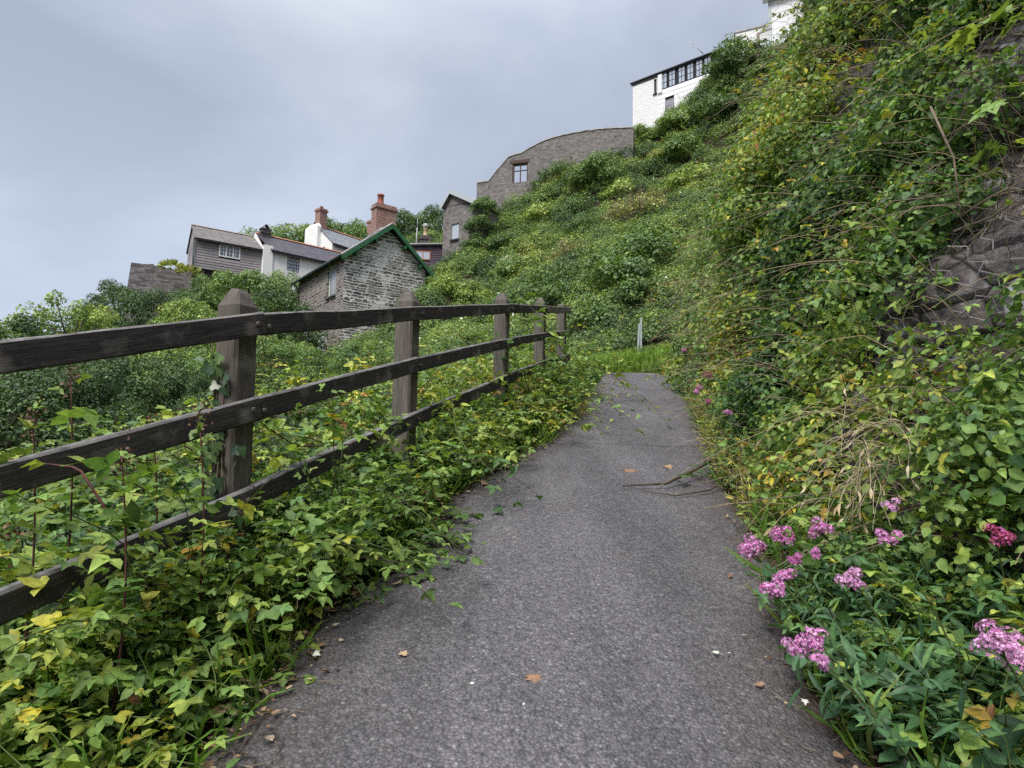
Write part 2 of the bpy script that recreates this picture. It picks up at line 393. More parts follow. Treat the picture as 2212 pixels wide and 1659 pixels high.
class Leaves:
    rs = np.random.RandomState(99)
    def __init__(s): s.V = []; s.tri = []; s.quad = []; s.tm = []; s.qm = []; s.tint = []; s.lum = []; s.nv = 0
    def _raw(s, V, tris, quads, mat, tint, lum):
        if len(tris): s.tri.append(np.asarray(tris, np.int64) + s.nv); s.tm.append(np.full(len(tris), mat, np.int32))
        if len(quads): s.quad.append(np.asarray(quads, np.int64) + s.nv); s.qm.append(np.full(len(quads), mat, np.int32))
        s.V.append(V); s.tint.append(tint); s.lum.append(lum); s.nv += len(V)
    def put(s, tmpl, pos, tip, nor, size, tint, lum, mat=0):
        tv, tf = tmpl; n = len(pos)
        if n == 0: return
        y = nrm(np.asarray(tip, float)); z = np.asarray(nor, float); z = nrm(z - y * (y * z).sum(-1, keepdims=True)); x = np.cross(y, z)
        size = np.broadcast_to(size, (n,)); cur = s.rs.rand(n, 1, 1) ** 2 * 2.8 + .2; wid = .8 + .35 * s.rs.rand(n, 1, 1)
        V = pos[:, None, :] + size[:, None, None] * (tv[None, :, 0:1] * wid * x[:, None] + tv[None, :, 1:2] * y[:, None] + tv[None, :, 2:3] * cur * z[:, None])
        k = len(tv); off = (np.arange(n) * k)[:, None]
        tr = [f for f in tf if len(f) == 3]; qd = [f for f in tf if len(f) == 4]
        TR = (off[:, None, :] + np.array(tr)[None]).reshape(-1, 3) if tr else np.zeros((0, 3), int)
        QD = (off[:, None, :] + np.array(qd)[None]).reshape(-1, 4) if qd else np.zeros((0, 4), int)
        s._raw(V.reshape(-1, 3), TR, QD, mat, np.repeat(np.broadcast_to(tint, (n,)), k), np.repeat(np.broadcast_to(lum, (n,)) * .8, k) + np.tile(.26 * (np.abs(tv[:, 0]) < .02) - .04, n))
    def tubes(s, P, rad, mat=1, tint=.5, taper=.4):
        """P (n,k,3) polylines -> three sided tubes"""
        n, k, _ = P.shape
        if n == 0: return
        d = nrm(np.gradient(P, axis=1)); ref = np.array([.31, .17, .93]); x = nrm(np.cross(d, ref)); y = np.cross(d, x)
        tp = np.linspace(1, taper, k)[None, :, None]
        rad = np.broadcast_to(rad, (n,))[:, None, None] * tp
        ring = [P + rad * (x * math.cos(a) + y * math.sin(a)) for a in (0, 2.094, 4.189)]
        V = np.stack(ring, 2).reshape(-1, 3)
        i = np.arange(n)[:, None, None] * (k * 3); j = np.arange(k - 1)[None, :, None] * 3; c = np.arange(3)[None, None, :]; c2 = (c + 1) % 3
        Q = np.stack([i + j + c, i + j + c2, i + j + 3 + c2, i + j + 3 + c], -1).reshape(-1, 4)
        s._raw(V, [], Q, mat, np.full(len(V), tint), np.full(len(V), .5))
    def build(s, name, mats, parent=None, loc=(0, 0, 0)):
        V = np.concatenate(s.V) - np.array(loc); tri = np.concatenate(s.tri) if s.tri else np.zeros((0, 3), int); quad = np.concatenate(s.quad) if s.quad else np.zeros((0, 4), int)
        me = bpy.data.meshes.new(name)
        me.vertices.add(len(V)); me.vertices.foreach_set('co', V.astype(np.float32).ravel())
        L = np.concatenate([tri.ravel(), quad.ravel()]).astype(np.int32)
        me.loops.add(len(L)); me.loops.foreach_set('vertex_index', L)
        nt_, nq = len(tri), len(quad)
        st = np.concatenate([np.arange(nt_) * 3, nt_ * 3 + np.arange(nq) * 4]).astype(np.int32)
        me.polygons.add(nt_ + nq); me.polygons.foreach_set('loop_start', st)
        me.polygons.foreach_set('loop_total', np.concatenate([np.full(nt_, 3), np.full(nq, 4)]).astype(np.int32))
        mi = np.concatenate((s.tm or [np.zeros(0, np.int32)]) + (s.qm or [np.zeros(0, np.int32)])).astype(np.int32)
        for q in mats: me.materials.append(q)
        me.polygons.foreach_set('material_index', mi)
        me.update(calc_edges=True)
        for nm, arr in (('tint', s.tint), ('lum', s.lum)):
            at_ = me.attributes.new(nm, 'FLOAT', 'POINT'); at_.data.foreach_set('value', np.concatenate(arr).astype(np.float32))
        o = bpy.data.objects.new(name, me); COL.objects.link(o); o.location = loc
        if parent is not None: o.parent = parent
        return o

def rvec(rs, n): return nrm(rs.normal(size=(n, 3)))
def clumps(L, rs, cen, rad, dens, lsize, tint, tmpl=LEAF4, up=.55, out=.7, rnd=.55, tvar=.12, squash=.8, zmin=-.35, mat=0, shell=(.62, 1.05)):
    """leaf clumps: leaves on bumpy ellipsoid shells. tint per clump"""
    cen = np.asarray(cen, float); rad = np.broadcast_to(rad, (len(cen),)); tint = np.broadcast_to(tint, (len(cen),)); lsize = np.broadcast_to(lsize, (len(cen),))
    cnt = np.maximum(3, (dens * 4 * np.pi * rad ** 2 / (lsize ** 2 * .45) * .62).astype(int))
    idx = np.repeat(np.arange(len(cen)), cnt); n = len(idx)
    d = rvec(rs, int(n * 1.7) + 20); d = d[d[:, 2] > zmin]
    while len(d) < n: d = np.concatenate([d, d])
    d = d[:n]
    r = rad[idx] * (shell[0] + (shell[1] - shell[0]) * rs.rand(n) ** .6)
    # bumps: a few directional lobes so the outline is uneven
    ph = rs.rand(len(cen), 3) * 6.28
    b = np.sin(d[:, 0] * 4.1 + ph[idx, 0]) * np.sin(d[:, 1] * 4.7 + ph[idx, 1]) * np.cos(d[:, 2] * 3.9 + ph[idx, 2])
    r = r * (1 + .26 * b)
    pos = cen[idx] + d * r[:, None] * np.array([1, 1, squash])
    nor = nrm(d * out + np.array([0, 0, up]) + rvec(rs, n) * rnd)
    tip = nrm(np.cross(nor, rvec(rs, n)) + np.array([0, 0, -.25]))
    tn = np.clip(tint[idx] + rs.normal(size=n) * tvar, 0, 1)
    L.put(tmpl, pos, tip, nor, lsize[idx] * (.5 + 1.0 * rs.rand(n) ** 1.5), tn, rs.rand(n), mat)

def cane_paths(rs, p0, d0, length, droop, k=12, wob=.05):
    """arching canes: p0,d0 (n,3)"""
    n = len(p0); s = np.linspace(0, 1, k)[None, :, None]
    length = np.broadcast_to(length, (n,))[:, None, None]; droop = np.broadcast_to(droop, (n,))[:, None, None]
    P = p0[:, None] + d0[:, None] * s * length + np.array([0, 0, -1.0]) * droop * length * s ** 2
    a = rs.normal(size=(n, 1, 3)) * wob; f = 2 + rs.rand(n, 1, 1) * 4; ph = rs.rand(n, 1, 1) * 6
    return P + a * np.sin(f * s + ph) * s * length
def cane_leaves(L, rs, P, per, lsize, tint, tvar=.1, tri=True, petiole=.05, upw=.9, start=.15, tmpl=LEAF_OV, mat=0, keep=None):
    n, k, _ = P.shape
    t = start + (1 - start) * (np.arange(per)[None, :] + rs.rand(n, per)) / per
    x = t * (k - 1); i = np.minimum(x.astype(int), k - 2); fr = (x - i)[..., None]
    ar = np.arange(n)[:, None]
    pos = P[ar, i] * (1 - fr) + P[ar, i + 1] * fr
    tan = nrm(P[ar, i + 1] - P[ar, i])
    side = nrm(np.cross(tan, np.array([0, 0, 1.0])) + 1e-4) * np.where((np.arange(per) % 2) == 0, 1, -1)[None, :, None]
    d = nrm(side * .9 + tan * .5 + np.array([0, 0, .25]) + rs.normal(size=pos.shape) * .35)
    pos = (pos + d * petiole * (.6 + .8 * rs.rand(n, per, 1))).reshape(-1, 3); d = d.reshape(-1, 3); N = len(pos)
    nor = nrm(np.array([0, 0, upw]) + rs.normal(size=(N, 3)) * .38 + d * .15)
    tint = np.broadcast_to(tint, (n,)) if np.ndim(tint) else np.full(n, tint)
    tn = np.clip(np.repeat(tint, per) + rs.normal(size=N) * tvar, 0, 1); lu = rs.rand(N)
    ls = np.broadcast_to(lsize, (n,)); sz = np.repeat(ls, per) * (.45 + 1.0 * rs.rand(N) ** 1.3)
    if keep is not None:
        q = keep(pos); pos, d, nor, tn, lu, sz = pos[q], d[q], nor[q], tn[q], lu[q], sz[q]; N = len(pos)
    d2 = nrm(d + np.array([0, 0, -.35]))
    L.put(tmpl, pos, d2, nor, sz, tn, lu, mat)
    if tri:
        lat = np.cross(d2, nor)
        for sg in (1, -1):
            q = nrm(lat * sg * .95 + d2 * .25 + rs.normal(size=(N, 3)) * .12)
            L.put(tmpl, pos, q, nor + lat * sg * .15, sz * .82, np.clip(tn + rs.normal(size=N) * .02, 0, 1), lu, mat)

# ------------------------------------------------------------------ terrain
LPX = [(430, 1800), (500, 1659), (585, 1560), (650, 1440), (715, 1330), (850, 1240), (930, 1165), (955, 1100), (1035, 1045), (1120, 1000), (1190, 955), (1225, 915), (1255, 880), (1288, 840), (1308, 815), (1317, 799)]
RPX = [(1960, 1800), (1850, 1659), (1775, 1560), (1690, 1400), (1655, 1300), (1625, 1200), (1585, 1100), (1540, 1040), (1520, 960), (1500, 905), (1478, 850), (1450, 815), (1425, 799)]
LE = np.array([ground_hit(*p) for p in LPX]); RE = np.array([ground_hit(*p) for p in RPX])
LE = LE[np.argsort(LE[:, 1])]; RE = RE[np.argsort(RE[:, 1])]
yl = np.concatenate([[-6], LE[:, 1], [14.1, 14.5, 15.0]]); xl = np.concatenate([[-1.05], LE[:, 0], [LE[-1, 0] - .5, LE[-1, 0] - 2.2, LE[-1, 0] - 5]])
yr = np.concatenate([[-6], RE[:, 1], [14.1, 14.5, 15.0]]); xr = np.concatenate([[.65], RE[:, 0], [RE[-1, 0] - .1, RE[-1, 0] - 1.2, RE[-1, 0] - 4]])
def pl(y): return np.interp(y, yl, xl)
def pr(y): return np.interp(y, yr, xr)

CTRL = []
for y in (-6, -2, 1, 4, 7, 10, 13):
    z = float(zp(y))
    CTRL += [(float(pl(y)) - .6, y, z + .03), (float(pr(y)) + .5, y, z + .03)]
CTRL += [(-2.2, 2.4, .25), (-2.6, 4.5, .55), (-2.3, 7, 1.05), (-1.4, 10, 1.7), (-6, 8, -.5), (-4.2, 3, -.7), (-4, -2, -2), (-12, 12, -1.2), (-12, 22, .6), (-20, 30, 3), (-35, 40, 5), (-35, 20, -3.5),
         (-45, 60, 11), (-5, 20, 2.4), (-3, 14, 1.9), (-1, 18, 2.6), (.5, 15, 2.5), (-4.5, 27, 4.6), (-2.5, 32, 6.8), (-8.9, 31, 4.6), (-9.5, 36, 5.5), (-25, 47, 10.0), (-20, 48, 11.5), (-13, 50, 12.5), (-15, 58, 15),
         (-20, 72, 17), (-5, 68, 20), (10, 66, 29), (25, 50, 34), (25, 30, 22), (20, 15, 13), (12, 20, 8.5), (-20, 0, -6), (-14, 5, -3.5), (-25, 12, -4)]
def cpx(u, v, Y, dz): p = at(u, v, Y); CTRL.append((p[0], p[1], p[2] + dz))
for q in [(1290, 775, 16.5, -.3), (1370, 778, 15.6, -.12), (1440, 770, 15.6, -.12), (1380, 740, 17, -.2), (1200, 705, 20, -.8), (1100, 630, 25, -.9), (960, 565, 40, -.6), (1060, 405, 44, -.8), (1200, 350, 46, -.8), (1350, 285, 47, -.8), (1450, 255, 47.5, -.8), (1530, 205, 46, -.8),
          (1600, 110, 43, -.8), (1660, 90, 40, -.9), (1200, 550, 29, -.8), (1350, 560, 25, -.8), (1400, 450, 33, -.8), (1300, 420, 38, -.8), (1450, 350, 38, -.8), (1480, 600, 21, -.8), (1560, 400, 30, -.8), (1380, 690, 19, -.4), (1030, 455, 43.5, -1.6), (1008, 520, 42.5, -1.5), (980, 566, 42, -1.2), (940, 585, 41, -1.2), (925, 620, 33, -1.0), (1070, 440, 44, -1.2), (870, 590, 44, -.8), (1050, 560, 37, -1.2), (1125, 385, 50, -3.5), (1200, 345, 51, -3.0), (1280, 310, 52, -3.0), (1110, 400, 47, -2.0), (1110, 450, 42, -1.2), (1010, 600, 34, -1.2)]:
    cpx(*q)
CT = np.array(CTRL)
def _phi(r2): return .5 * r2 * np.log(r2 + 1e-9)
_A = _phi(((CT[:, None, :2] - CT[None, :, :2]) ** 2).sum(-1)) + np.eye(len(CT)) * .25
_P = np.concatenate([np.ones((len(CT), 1)), CT[:, :2]], 1)
_M = np.block([[_A, _P], [_P.T, np.zeros((3, 3))]])
_W = np.linalg.solve(_M, np.concatenate([CT[:, 2], np.zeros(3)]))
def tz(x, y):
    x = np.asarray(x, float); y = np.asarray(y, float); sh = np.broadcast(x, y).shape
    q = np.stack([np.broadcast_to(x, sh).ravel(), np.broadcast_to(y, sh).ravel()], 1)
    o = np.empty(len(q))
    for i in range(0, len(q), 20000):
        p = q[i:i + 20000]
        r2 = ((p[:, None] - CT[None, :, :2]) ** 2).sum(-1)
        z = _phi(r2) @ _W[:len(CT)] + _W[-3] + p @ _W[-2:]
        # far from the modelled place the ground runs out level
        d = np.maximum.reduce([np.abs(p[:, 0] + 5) - 45, p[:, 1] - 75, -8 - p[:, 1], np.zeros(len(p))])
        w = np.clip(d / 60, 0, 1); w = w * w * (3 - 2 * w)
        far = np.where(p[:, 0] > 0, 22.0, -8.0)
        z = np.clip(z, -9, 40) * (1 - w) + far * w
        # flat bed for the path
        a = pl(p[:, 1]) - .12; b = pr(p[:, 1]) + .12
        e = np.maximum(np.maximum(a - p[:, 0], p[:, 0] - b), 0)
        w = np.clip(1 - e / .75, 0, 1); w = w * w * (3 - 2 * w) * (p[:, 1] > -6) * (p[:, 1] < 14.9)
        z = z * (1 - w) + (zp(p[:, 1]) - .03) * w
        o[i:i + 20000] = z
    return o.reshape(sh)

def grid_mesh(name, X, Y, Zf, mat, jitter=0):
    gx, gy = np.meshgrid(X, Y); z = Zf(gx, gy)
    V = np.stack([gx, gy, z], -1).reshape(-1, 3); nx, ny = len(X), len(Y)
    i = np.arange(ny - 1)[:, None] * nx + np.arange(nx - 1)[None]
    F = np.stack([i, i + 1, i + nx + 1, i + nx], -1).reshape(-1, 4)
    L = Leaves(); L._raw(V, [], F, 0, np.zeros(len(V)), np.zeros(len(V)))
    o = L.build(name, [mat]); o.data.polygons.foreach_set('use_smooth', [True] * len(F)); return o

M = {}
M['asphalt'] = mat_asphalt(); M['soil'] = mat_soil(); M['rock'] = mat_rock()
M['rail'] = mat_wood_fence(); M['post'] = mat_wood_post(); M['rail_top'] = plain('skylit_rail_top', (.20, .19, .185), .9, .45, 22)  # rail_top: sky light on the upper faces, painted in as a paler colour

Xs = np.unique(np.concatenate([[-600, -350, -200, -130, -90, -70], np.arange(-55, -6, 1.2), np.arange(-6, 5.01, .14), np.arange(5.3, 40, 1.2), [55, 75, 110, 200, 350, 600]]))
Ys = np.unique(np.concatenate([[-300, -150, -80, -40, -25, -15], np.arange(-9, 0, .5), np.arange(0, 20, .16), np.arange(20.4, 80, 1.1), [95, 120, 170, 260, 400, 700, 1200]]))
g = grid_mesh('ground', Xs, Ys, tz, M['soil']); tag(g, kind='structure', label='brown soil and leaf litter of the hillside under all the plants', cat='ground')

# asphalt path: one sheet with an uneven edge, slightly crowned
rs = np.random.RandomState(3)
yy = np.concatenate([np.arange(-5, 0.5, .25), np.arange(.5, 14.95, .05)])
edgeL = pl(yy) - .10 + np.array([mnoise.noise((0.0, y * 2.1, 3.3)) for y in yy]) * .07 + np.array([mnoise.noise((5.0, y * 9.0, 1.3)) for y in yy]) * .025
edgeR = pr(yy) + .06 + np.array([mnoise.noise((9.0, y * 2.1, 7.3)) for y in yy]) * .06 + np.array([mnoise.noise((15.0, y * 9.0, 1.3)) for y in yy]) * .025
K = 17; tt = np.linspace(0, 1, K)
gx = edgeL[:, None] * (1 - tt) + edgeR[:, None] * tt; gy = np.repeat(yy[:, None], K, 1)
crown = .02 * (1 - (2 * tt - 1) ** 2) - .02 * (np.abs(2 * tt - 1) > .99)
gz = zp(gy) + crown[None] + np.array([[mnoise.noise((x * .9, y * .9, 0)) * .012 for x, y in zip(a, b)] for a, b in zip(gx, gy)])
V = np.stack([gx, gy, gz], -1).reshape(-1, 3); i = np.arange(len(yy) - 1)[:, None] * K + np.arange(K - 1)[None]
L = Leaves(); L._raw(V, [], np.stack([i, i + 1, i + K + 1, i + K], -1).reshape(-1, 4), 0, np.tile(np.abs(2 * tt - 1) ** 5, len(yy)), np.zeros(len(V)))
path = L.build('path', [M['asphalt']]); path.data.polygons.foreach_set('use_smooth', [True] * len(path.data.polygons))
tag(path, kind='structure', label='grey asphalt footpath climbing between fence and bank', cat='path')

# ------------------------------------------------------------------ rock bank on the right (a steep face swept along a foot line)
FOOT = np.array([(2.2, -7), (1.95, -3), (1.86, 0), (1.88, 2.5), (2.30, 5), (2.86, 8), (3.55, 11.2), (3.95, 13), (4.7, 14.6), (6.0, 16), (8.6, 17.6), (12.4, 19)], float)
def _cat(P, n):
    P = np.concatenate([2 * P[:1] - P[1:2], P, 2 * P[-1:] - P[-2:-1]]); o = []
    for i in range(1, len(P) - 2):
        for t in np.linspace(0, 1, n, endpoint=False):
            a, b, c, d = P[i - 1:i + 3]
            o.append(.5 * (2 * b + (c - a) * t + (2 * a - 5 * b + 4 * c - d) * t * t + (3 * b - a - 3 * c + d) * t ** 3))
    o.append(P[-2]); return np.array(o)
FC = _cat(FOOT, 24); _s = np.concatenate([[0], np.cumsum(np.linalg.norm(np.diff(FC, axis=0), axis=1))]); SLEN = _s[-1]
FT = nrm(np.gradient(FC, axis=0)); FN = np.stack([FT[:, 1], -FT[:, 0]], 1)        # into the hill
def lumps(s, h): return .30 * np.sin(s * .95 + 1.3 * np.sin(h * .6)) * np.cos(h * .85 + .4) + .16 * np.sin(s * 1.7 + h * .9) * np.sin(h * 1.3 + 1) + .10 * np.sin(s * 3.9 + 2 * np.sin(h * 1.1)) + .07 * np.sin(h * 4.1 + s * 2.3)
def bank(s, h):
    x = np.interp(s, _s, FC[:, 0]); y = np.interp(s, _s, FC[:, 1]); nx = np.interp(s, _s, FN[:, 0]); ny = np.interp(s, _s, FN[:, 1])
    hh = np.minimum(h, 9.5); off = (.27 + .03 * np.clip((y - 6) / 6, 0, 1)) * hh + .26 * np.clip((y - 8) / 2.5, 0, 1) * np.maximum(hh - 3, 0) + np.maximum(h - 9.5, 0) * 2.0 + lumps(s, h) * np.minimum(1, hh / .6)
    return np.stack([x + nx * off, y + ny * off, zp(y) - .1 + hh + np.maximum(h - 9.5, 0) * .55], -1)
def bank_n(s, h):
    e = .12; a = bank(s + e, h) - bank(s - e, h); b = bank(s, h + e) - bank(s, h - e)
    return -nrm(np.cross(a, b)) * np.sign(-np.cross(a, b)[..., 1:2] * 0 + 1)
def s_of_y(y): return np.interp(y, FC[:, 1], _s)
ss = np.unique(np.concatenate([np.arange(0, s_of_y(1.2), .3), np.arange(s_of_y(1.2), s_of_y(5.2), .05), np.arange(s_of_y(5.2), SLEN, .22)]))
hs = np.unique(np.concatenate([np.arange(-.3, 4.2, .05), np.arange(4.2, 9.6, .25), np.arange(10, 34, 2.0)]))
S, H = np.meshgrid(ss, hs); BP = bank(S, H); BN = bank_n(S, H)
def rock_disp(p):
    v = Vector((p[0] * 2.6 + p[2] * .5, p[1] * 2.6, p[2] * 5.2))
    d = mnoise.voronoi(v)[0]
    c_ = mnoise.cell(v * .9); return min(d[1] - d[0], .22) * .16 + c_ * .05 + mnoise.noise(v * .5) * .10 + mnoise.noise(v * 3) * .03
near = (S < s_of_y(5.5)) & (H < 4.4)
D = np.zeros(S.shape)
for a, b in zip(*np.nonzero(near)): D[a, b] = rock_disp(BP[a, b])
D[~near] = np.random.RandomState(1).normal(size=(~near).sum()) * .05
BP = BP + BN * D[..., None]
ny, nx = S.shape; i = np.arange(ny - 1)[:, None] * nx + np.arange(nx - 1)[None]
L = Leaves(); L._raw(BP.reshape(-1, 3), [], np.stack([i, i + nx, i + nx + 1, i + 1], -1).reshape(-1, 4), 0, np.zeros(nx * ny), np.zeros(nx * ny))
rock = L.build('rock_bank', [M['rock']])
tag(rock, kind='structure', label='dark broken rock face rising steeply on the right of the path', cat='rock bank')

# ------------------------------------------------------------------ fence
def fence_pt(u, v, Y): return at(u, v, Y)
FP = {}                                            # post axes: rail top point (world) at each post
FP[1] = at(562, 677, 2.43); FP[2] = at(906, 661, 3.94); FP[3] = at(1103, 656, 5.92); FP[4] = at(1180, 660, 7.6); FP[5] = at(1226, 664, 8.7)
FP[0] = FP[1] + (at(0, 737, 1.66) - FP[1]) * 1.9
fence = empty('fence', (FP[2][0], FP[2][1], float(tz(FP[2][0] - .15, FP[2][1]))))
tag(fence, 'weathered dark timber post and rail fence along the left edge of the path', 'fence')
FL = np.array(fence.location)
def fdir(i):
    a = FP[max(i - 1, 0)]; b = FP[min(i + 1, 5)]
    d = (b - a); d[2] = 0; return d / np.linalg.norm(d)
def rail_at(i, drop):
    return FP[i] + np.array([0, 0, -drop])
def make_rail(p, q, name='rail', h=.092, w=.042, seed=0, mat=None, ext=(0, 0)):
    d = q - p; ln = np.linalg.norm(d); d = d / ln; p = p - d * ext[0]; q = q + d * ext[1]; ln = np.linalg.norm(q - p)
    rg = np.random.RandomState(seed); n = max(6, int(ln / .07)); c = .006
    prof = [(-w / 2 + c, 0), (w / 2 - c, 0), (w / 2, -c), (w / 2, -h + c), (w / 2 - c, -h), (-w / 2 + c, -h), (-w / 2, -h + c), (-w / 2, -c)]
    b = MB(); vs = []; k = len(prof)
    for i in range(n + 1):
        x = ln * i / n
        oy = mnoise.noise((x * 1.3, seed * 3.1, 0)) * .010; oz = mnoise.noise((x * 1.1, seed * 5.7, 4)) * .009
        for j, (y, z) in enumerate(prof):
            r = mnoise.noise((x * 6, j * 2.3 + seed, 1.7)) * .0035
            vs.append((x, y * (1 + r * 4) + oy, z + oz + r))
    fs = [(i * k + j, (i + 1) * k + j, (i + 1) * k + (j + 1) % k, i * k + (j + 1) % k) for i in range(n) for j in range(k)]
    fs += [tuple(range(k)), tuple(range(n * k, (n + 1) * k))[::-1]]
    b.add(vs, fs)
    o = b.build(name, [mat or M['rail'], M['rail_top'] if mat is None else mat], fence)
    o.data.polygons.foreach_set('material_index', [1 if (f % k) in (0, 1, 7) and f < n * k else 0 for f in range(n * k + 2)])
    ang = math.atan2(d[1], d[0]); pit = math.asin(d[2])
    Mx = Matrix.Translation(Vector(p - FL)) @ Matrix.Rotation(ang, 4, 'Z') @ Matrix.Rotation(-pit, 4, 'Y')
    o.matrix_local = Mx
    return o
DROP = [0, .345, .70]
def off_side(i, k=.0):
    d = fdir(i); return np.array([d[1], -d[0], 0]) * k
for r, dr in enumerate(DROP):
    a = [rail_at(i, dr * (1.0 if i else 1.0)) for i in range(6)]
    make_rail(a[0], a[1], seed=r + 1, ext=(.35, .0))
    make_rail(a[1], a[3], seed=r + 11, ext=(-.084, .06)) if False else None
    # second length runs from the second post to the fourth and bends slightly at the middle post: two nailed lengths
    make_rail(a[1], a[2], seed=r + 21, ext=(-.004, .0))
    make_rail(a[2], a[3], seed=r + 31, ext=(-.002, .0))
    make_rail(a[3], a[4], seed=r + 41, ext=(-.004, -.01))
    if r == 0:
        lt = plain('lit_end_rail', (.16, .145, .125), .85, .35, 14)  # same timber turned toward the light; its brightness is painted as a paler colour
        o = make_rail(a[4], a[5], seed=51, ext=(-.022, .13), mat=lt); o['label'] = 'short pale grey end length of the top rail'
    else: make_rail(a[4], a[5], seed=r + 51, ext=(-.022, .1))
def make_post(i, w=.128, apex=.085, sh=.025, seed=0, flat=False):
    d = fdir(i); n = np.array([d[1], -d[0], 0]); top = FP[i] - n * (w / 2 + .021)
    gz = float(tz(top[0], top[1])) - .25
    hgt = top[2] - gz; c = .012; hw = w / 2; b = MB(); rg = np.random.RandomState(seed)
    ring = [(-hw + c, -hw), (hw - c, -hw), (hw, -hw + c), (hw, hw - c), (hw - c, hw), (-hw + c, hw), (-hw, hw - c), (-hw, -hw + c)]
    lv = list(np.linspace(0, hgt + sh, 12)); vs = []
    for z in lv:
        for j, (x, y) in enumerate(ring):
            r = 1 + mnoise.noise((z * 3, j * 1.7, seed)) * .03
            vs.append((x * r, y * r, z))
    if not flat:
        for f, z in ((.84, .022), (.60, .062), (.34, .088)):
            for j, (x, y) in enumerate(ring): vs.append((x * f, y * f, hgt + sh + z * apex / .10 + mnoise.noise((j * 2.1, z * 30, seed)) * .006))
    k = 8; nl = len(vs) // k
    fs = [(a * k + j, a * k + (j + 1) % k, (a + 1) * k + (j + 1) % k, (a + 1) * k + j) for a in range(nl - 1) for j in range(k)]
    fs += [tuple(range(k))[::-1], tuple(range((nl - 1) * k, nl * k))]
    b.add(vs, fs)
    o = b.build('post', M['post'], fence)
    o.location = (top[0] - FL[0], top[1] - FL[1], gz - FL[2]); o.rotation_euler = (R(rg.normal() * .7), R(rg.normal() * .7), math.atan2(d[1], d[0]) - math.pi / 2)
    return o
bolt = MB(); bolt.lathe([(.011, 0), (.011, .004), (.007, .009), (.0, .010)], n=8)
for i in range(1, 6):
    for dr in DROP:
        for sx in ((-.03, .03) if i in (1, 3) else (.0,)):
            d = fdir(i); n_ = np.array([d[1], -d[0], 0]); p = rail_at(i, dr + .05) + d * sx + n_ * .021
            o = bolt.build('bolt', M['post'], fence); o.location = p - FL; o.rotation_euler = (math.pi / 2, 0, math.atan2(n_[1], n_[0]) + math.pi / 2)
make_post(0, seed=9); make_post(1, seed=1, w=.116, apex=.085); make_post(2, seed=2); make_post(3, seed=3); make_post(4, seed=4); make_post(5, seed=5, flat=False, apex=.03, w=.12)
# ------------------------------------------------------------------ buildings
class Frame:
    """local frame of a building: x along its front, y into the building, z up"""
    def __init__(s, u, v, Y, ang, z0=None):
        p = at(u, v, Y); s.o = p.copy()
        if z0 is not None: s.o[2] = z0
        s.a = ang; s.dx = np.array([math.cos(ang), math.sin(ang), 0]); s.dy = np.array([-math.sin(ang), math.cos(ang), 0])
    def hit(s, u, v, b=0.0):             # pixel -> (x,z) on the plane y=b
        d = ray(u, v); t = ((s.o + s.dy * b - EYE) @ s.dy) / (d @ s.dy); p = EYE + d * t - s.o
        return float(p @ s.dx), float(p[2])
    def hity(s, u, v, a=0.0):            # pixel -> (y,z) on the plane x=a
        d = ray(u, v); t = ((s.o + s.dx * a - EYE) @ s.dx) / (d @ s.dx); p = EYE + d * t - s.o
        return float(p @ s.dy), float(p[2])
    def root(s, name, label, cat): return tag(empty(name, s.o, s.a), label, cat)

def wall_sheet(b, x0, x1, z0, z1, holes=(), y=0.0, depth=.14, axis='x', flip=False):
    """upright wall face with openings and their reveals. axis 'x': face in the plane y; axis 'y': face in the plane x=y"""
    def P(a, d, z): return (a, y + d, z) if axis == 'x' else (y + d, a, z)
    xs = sorted({x0, x1, *[h[0] for h in holes], *[h[1] for h in holes]}); zs = sorted({z0, z1, *[h[2] for h in holes], *[h[3] for h in holes]})
    for i in range(len(xs) - 1):
        for j in range(len(zs) - 1):
            cx, cz = (xs[i] + xs[i + 1]) / 2, (zs[j] + zs[j + 1]) / 2
            if any(h[0] < cx < h[1] and h[2] < cz < h[3] for h in holes): continue
            b.poly([P(xs[i], 0, zs[j]), P(xs[i + 1], 0, zs[j]), P(xs[i + 1], 0, zs[j + 1]), P(xs[i], 0, zs[j + 1])])
    for a0, a1, c0, c1 in holes:
        q = [(a0, c0), (a1, c0), (a1, c1), (a0, c1)]
        for k in range(4):
            (p, r), (s_, t) = q[k], q[(k + 1) % 4]
            b.poly([P(p, 0, r), P(s_, 0, t), P(s_, depth, t), P(p, depth, r)])
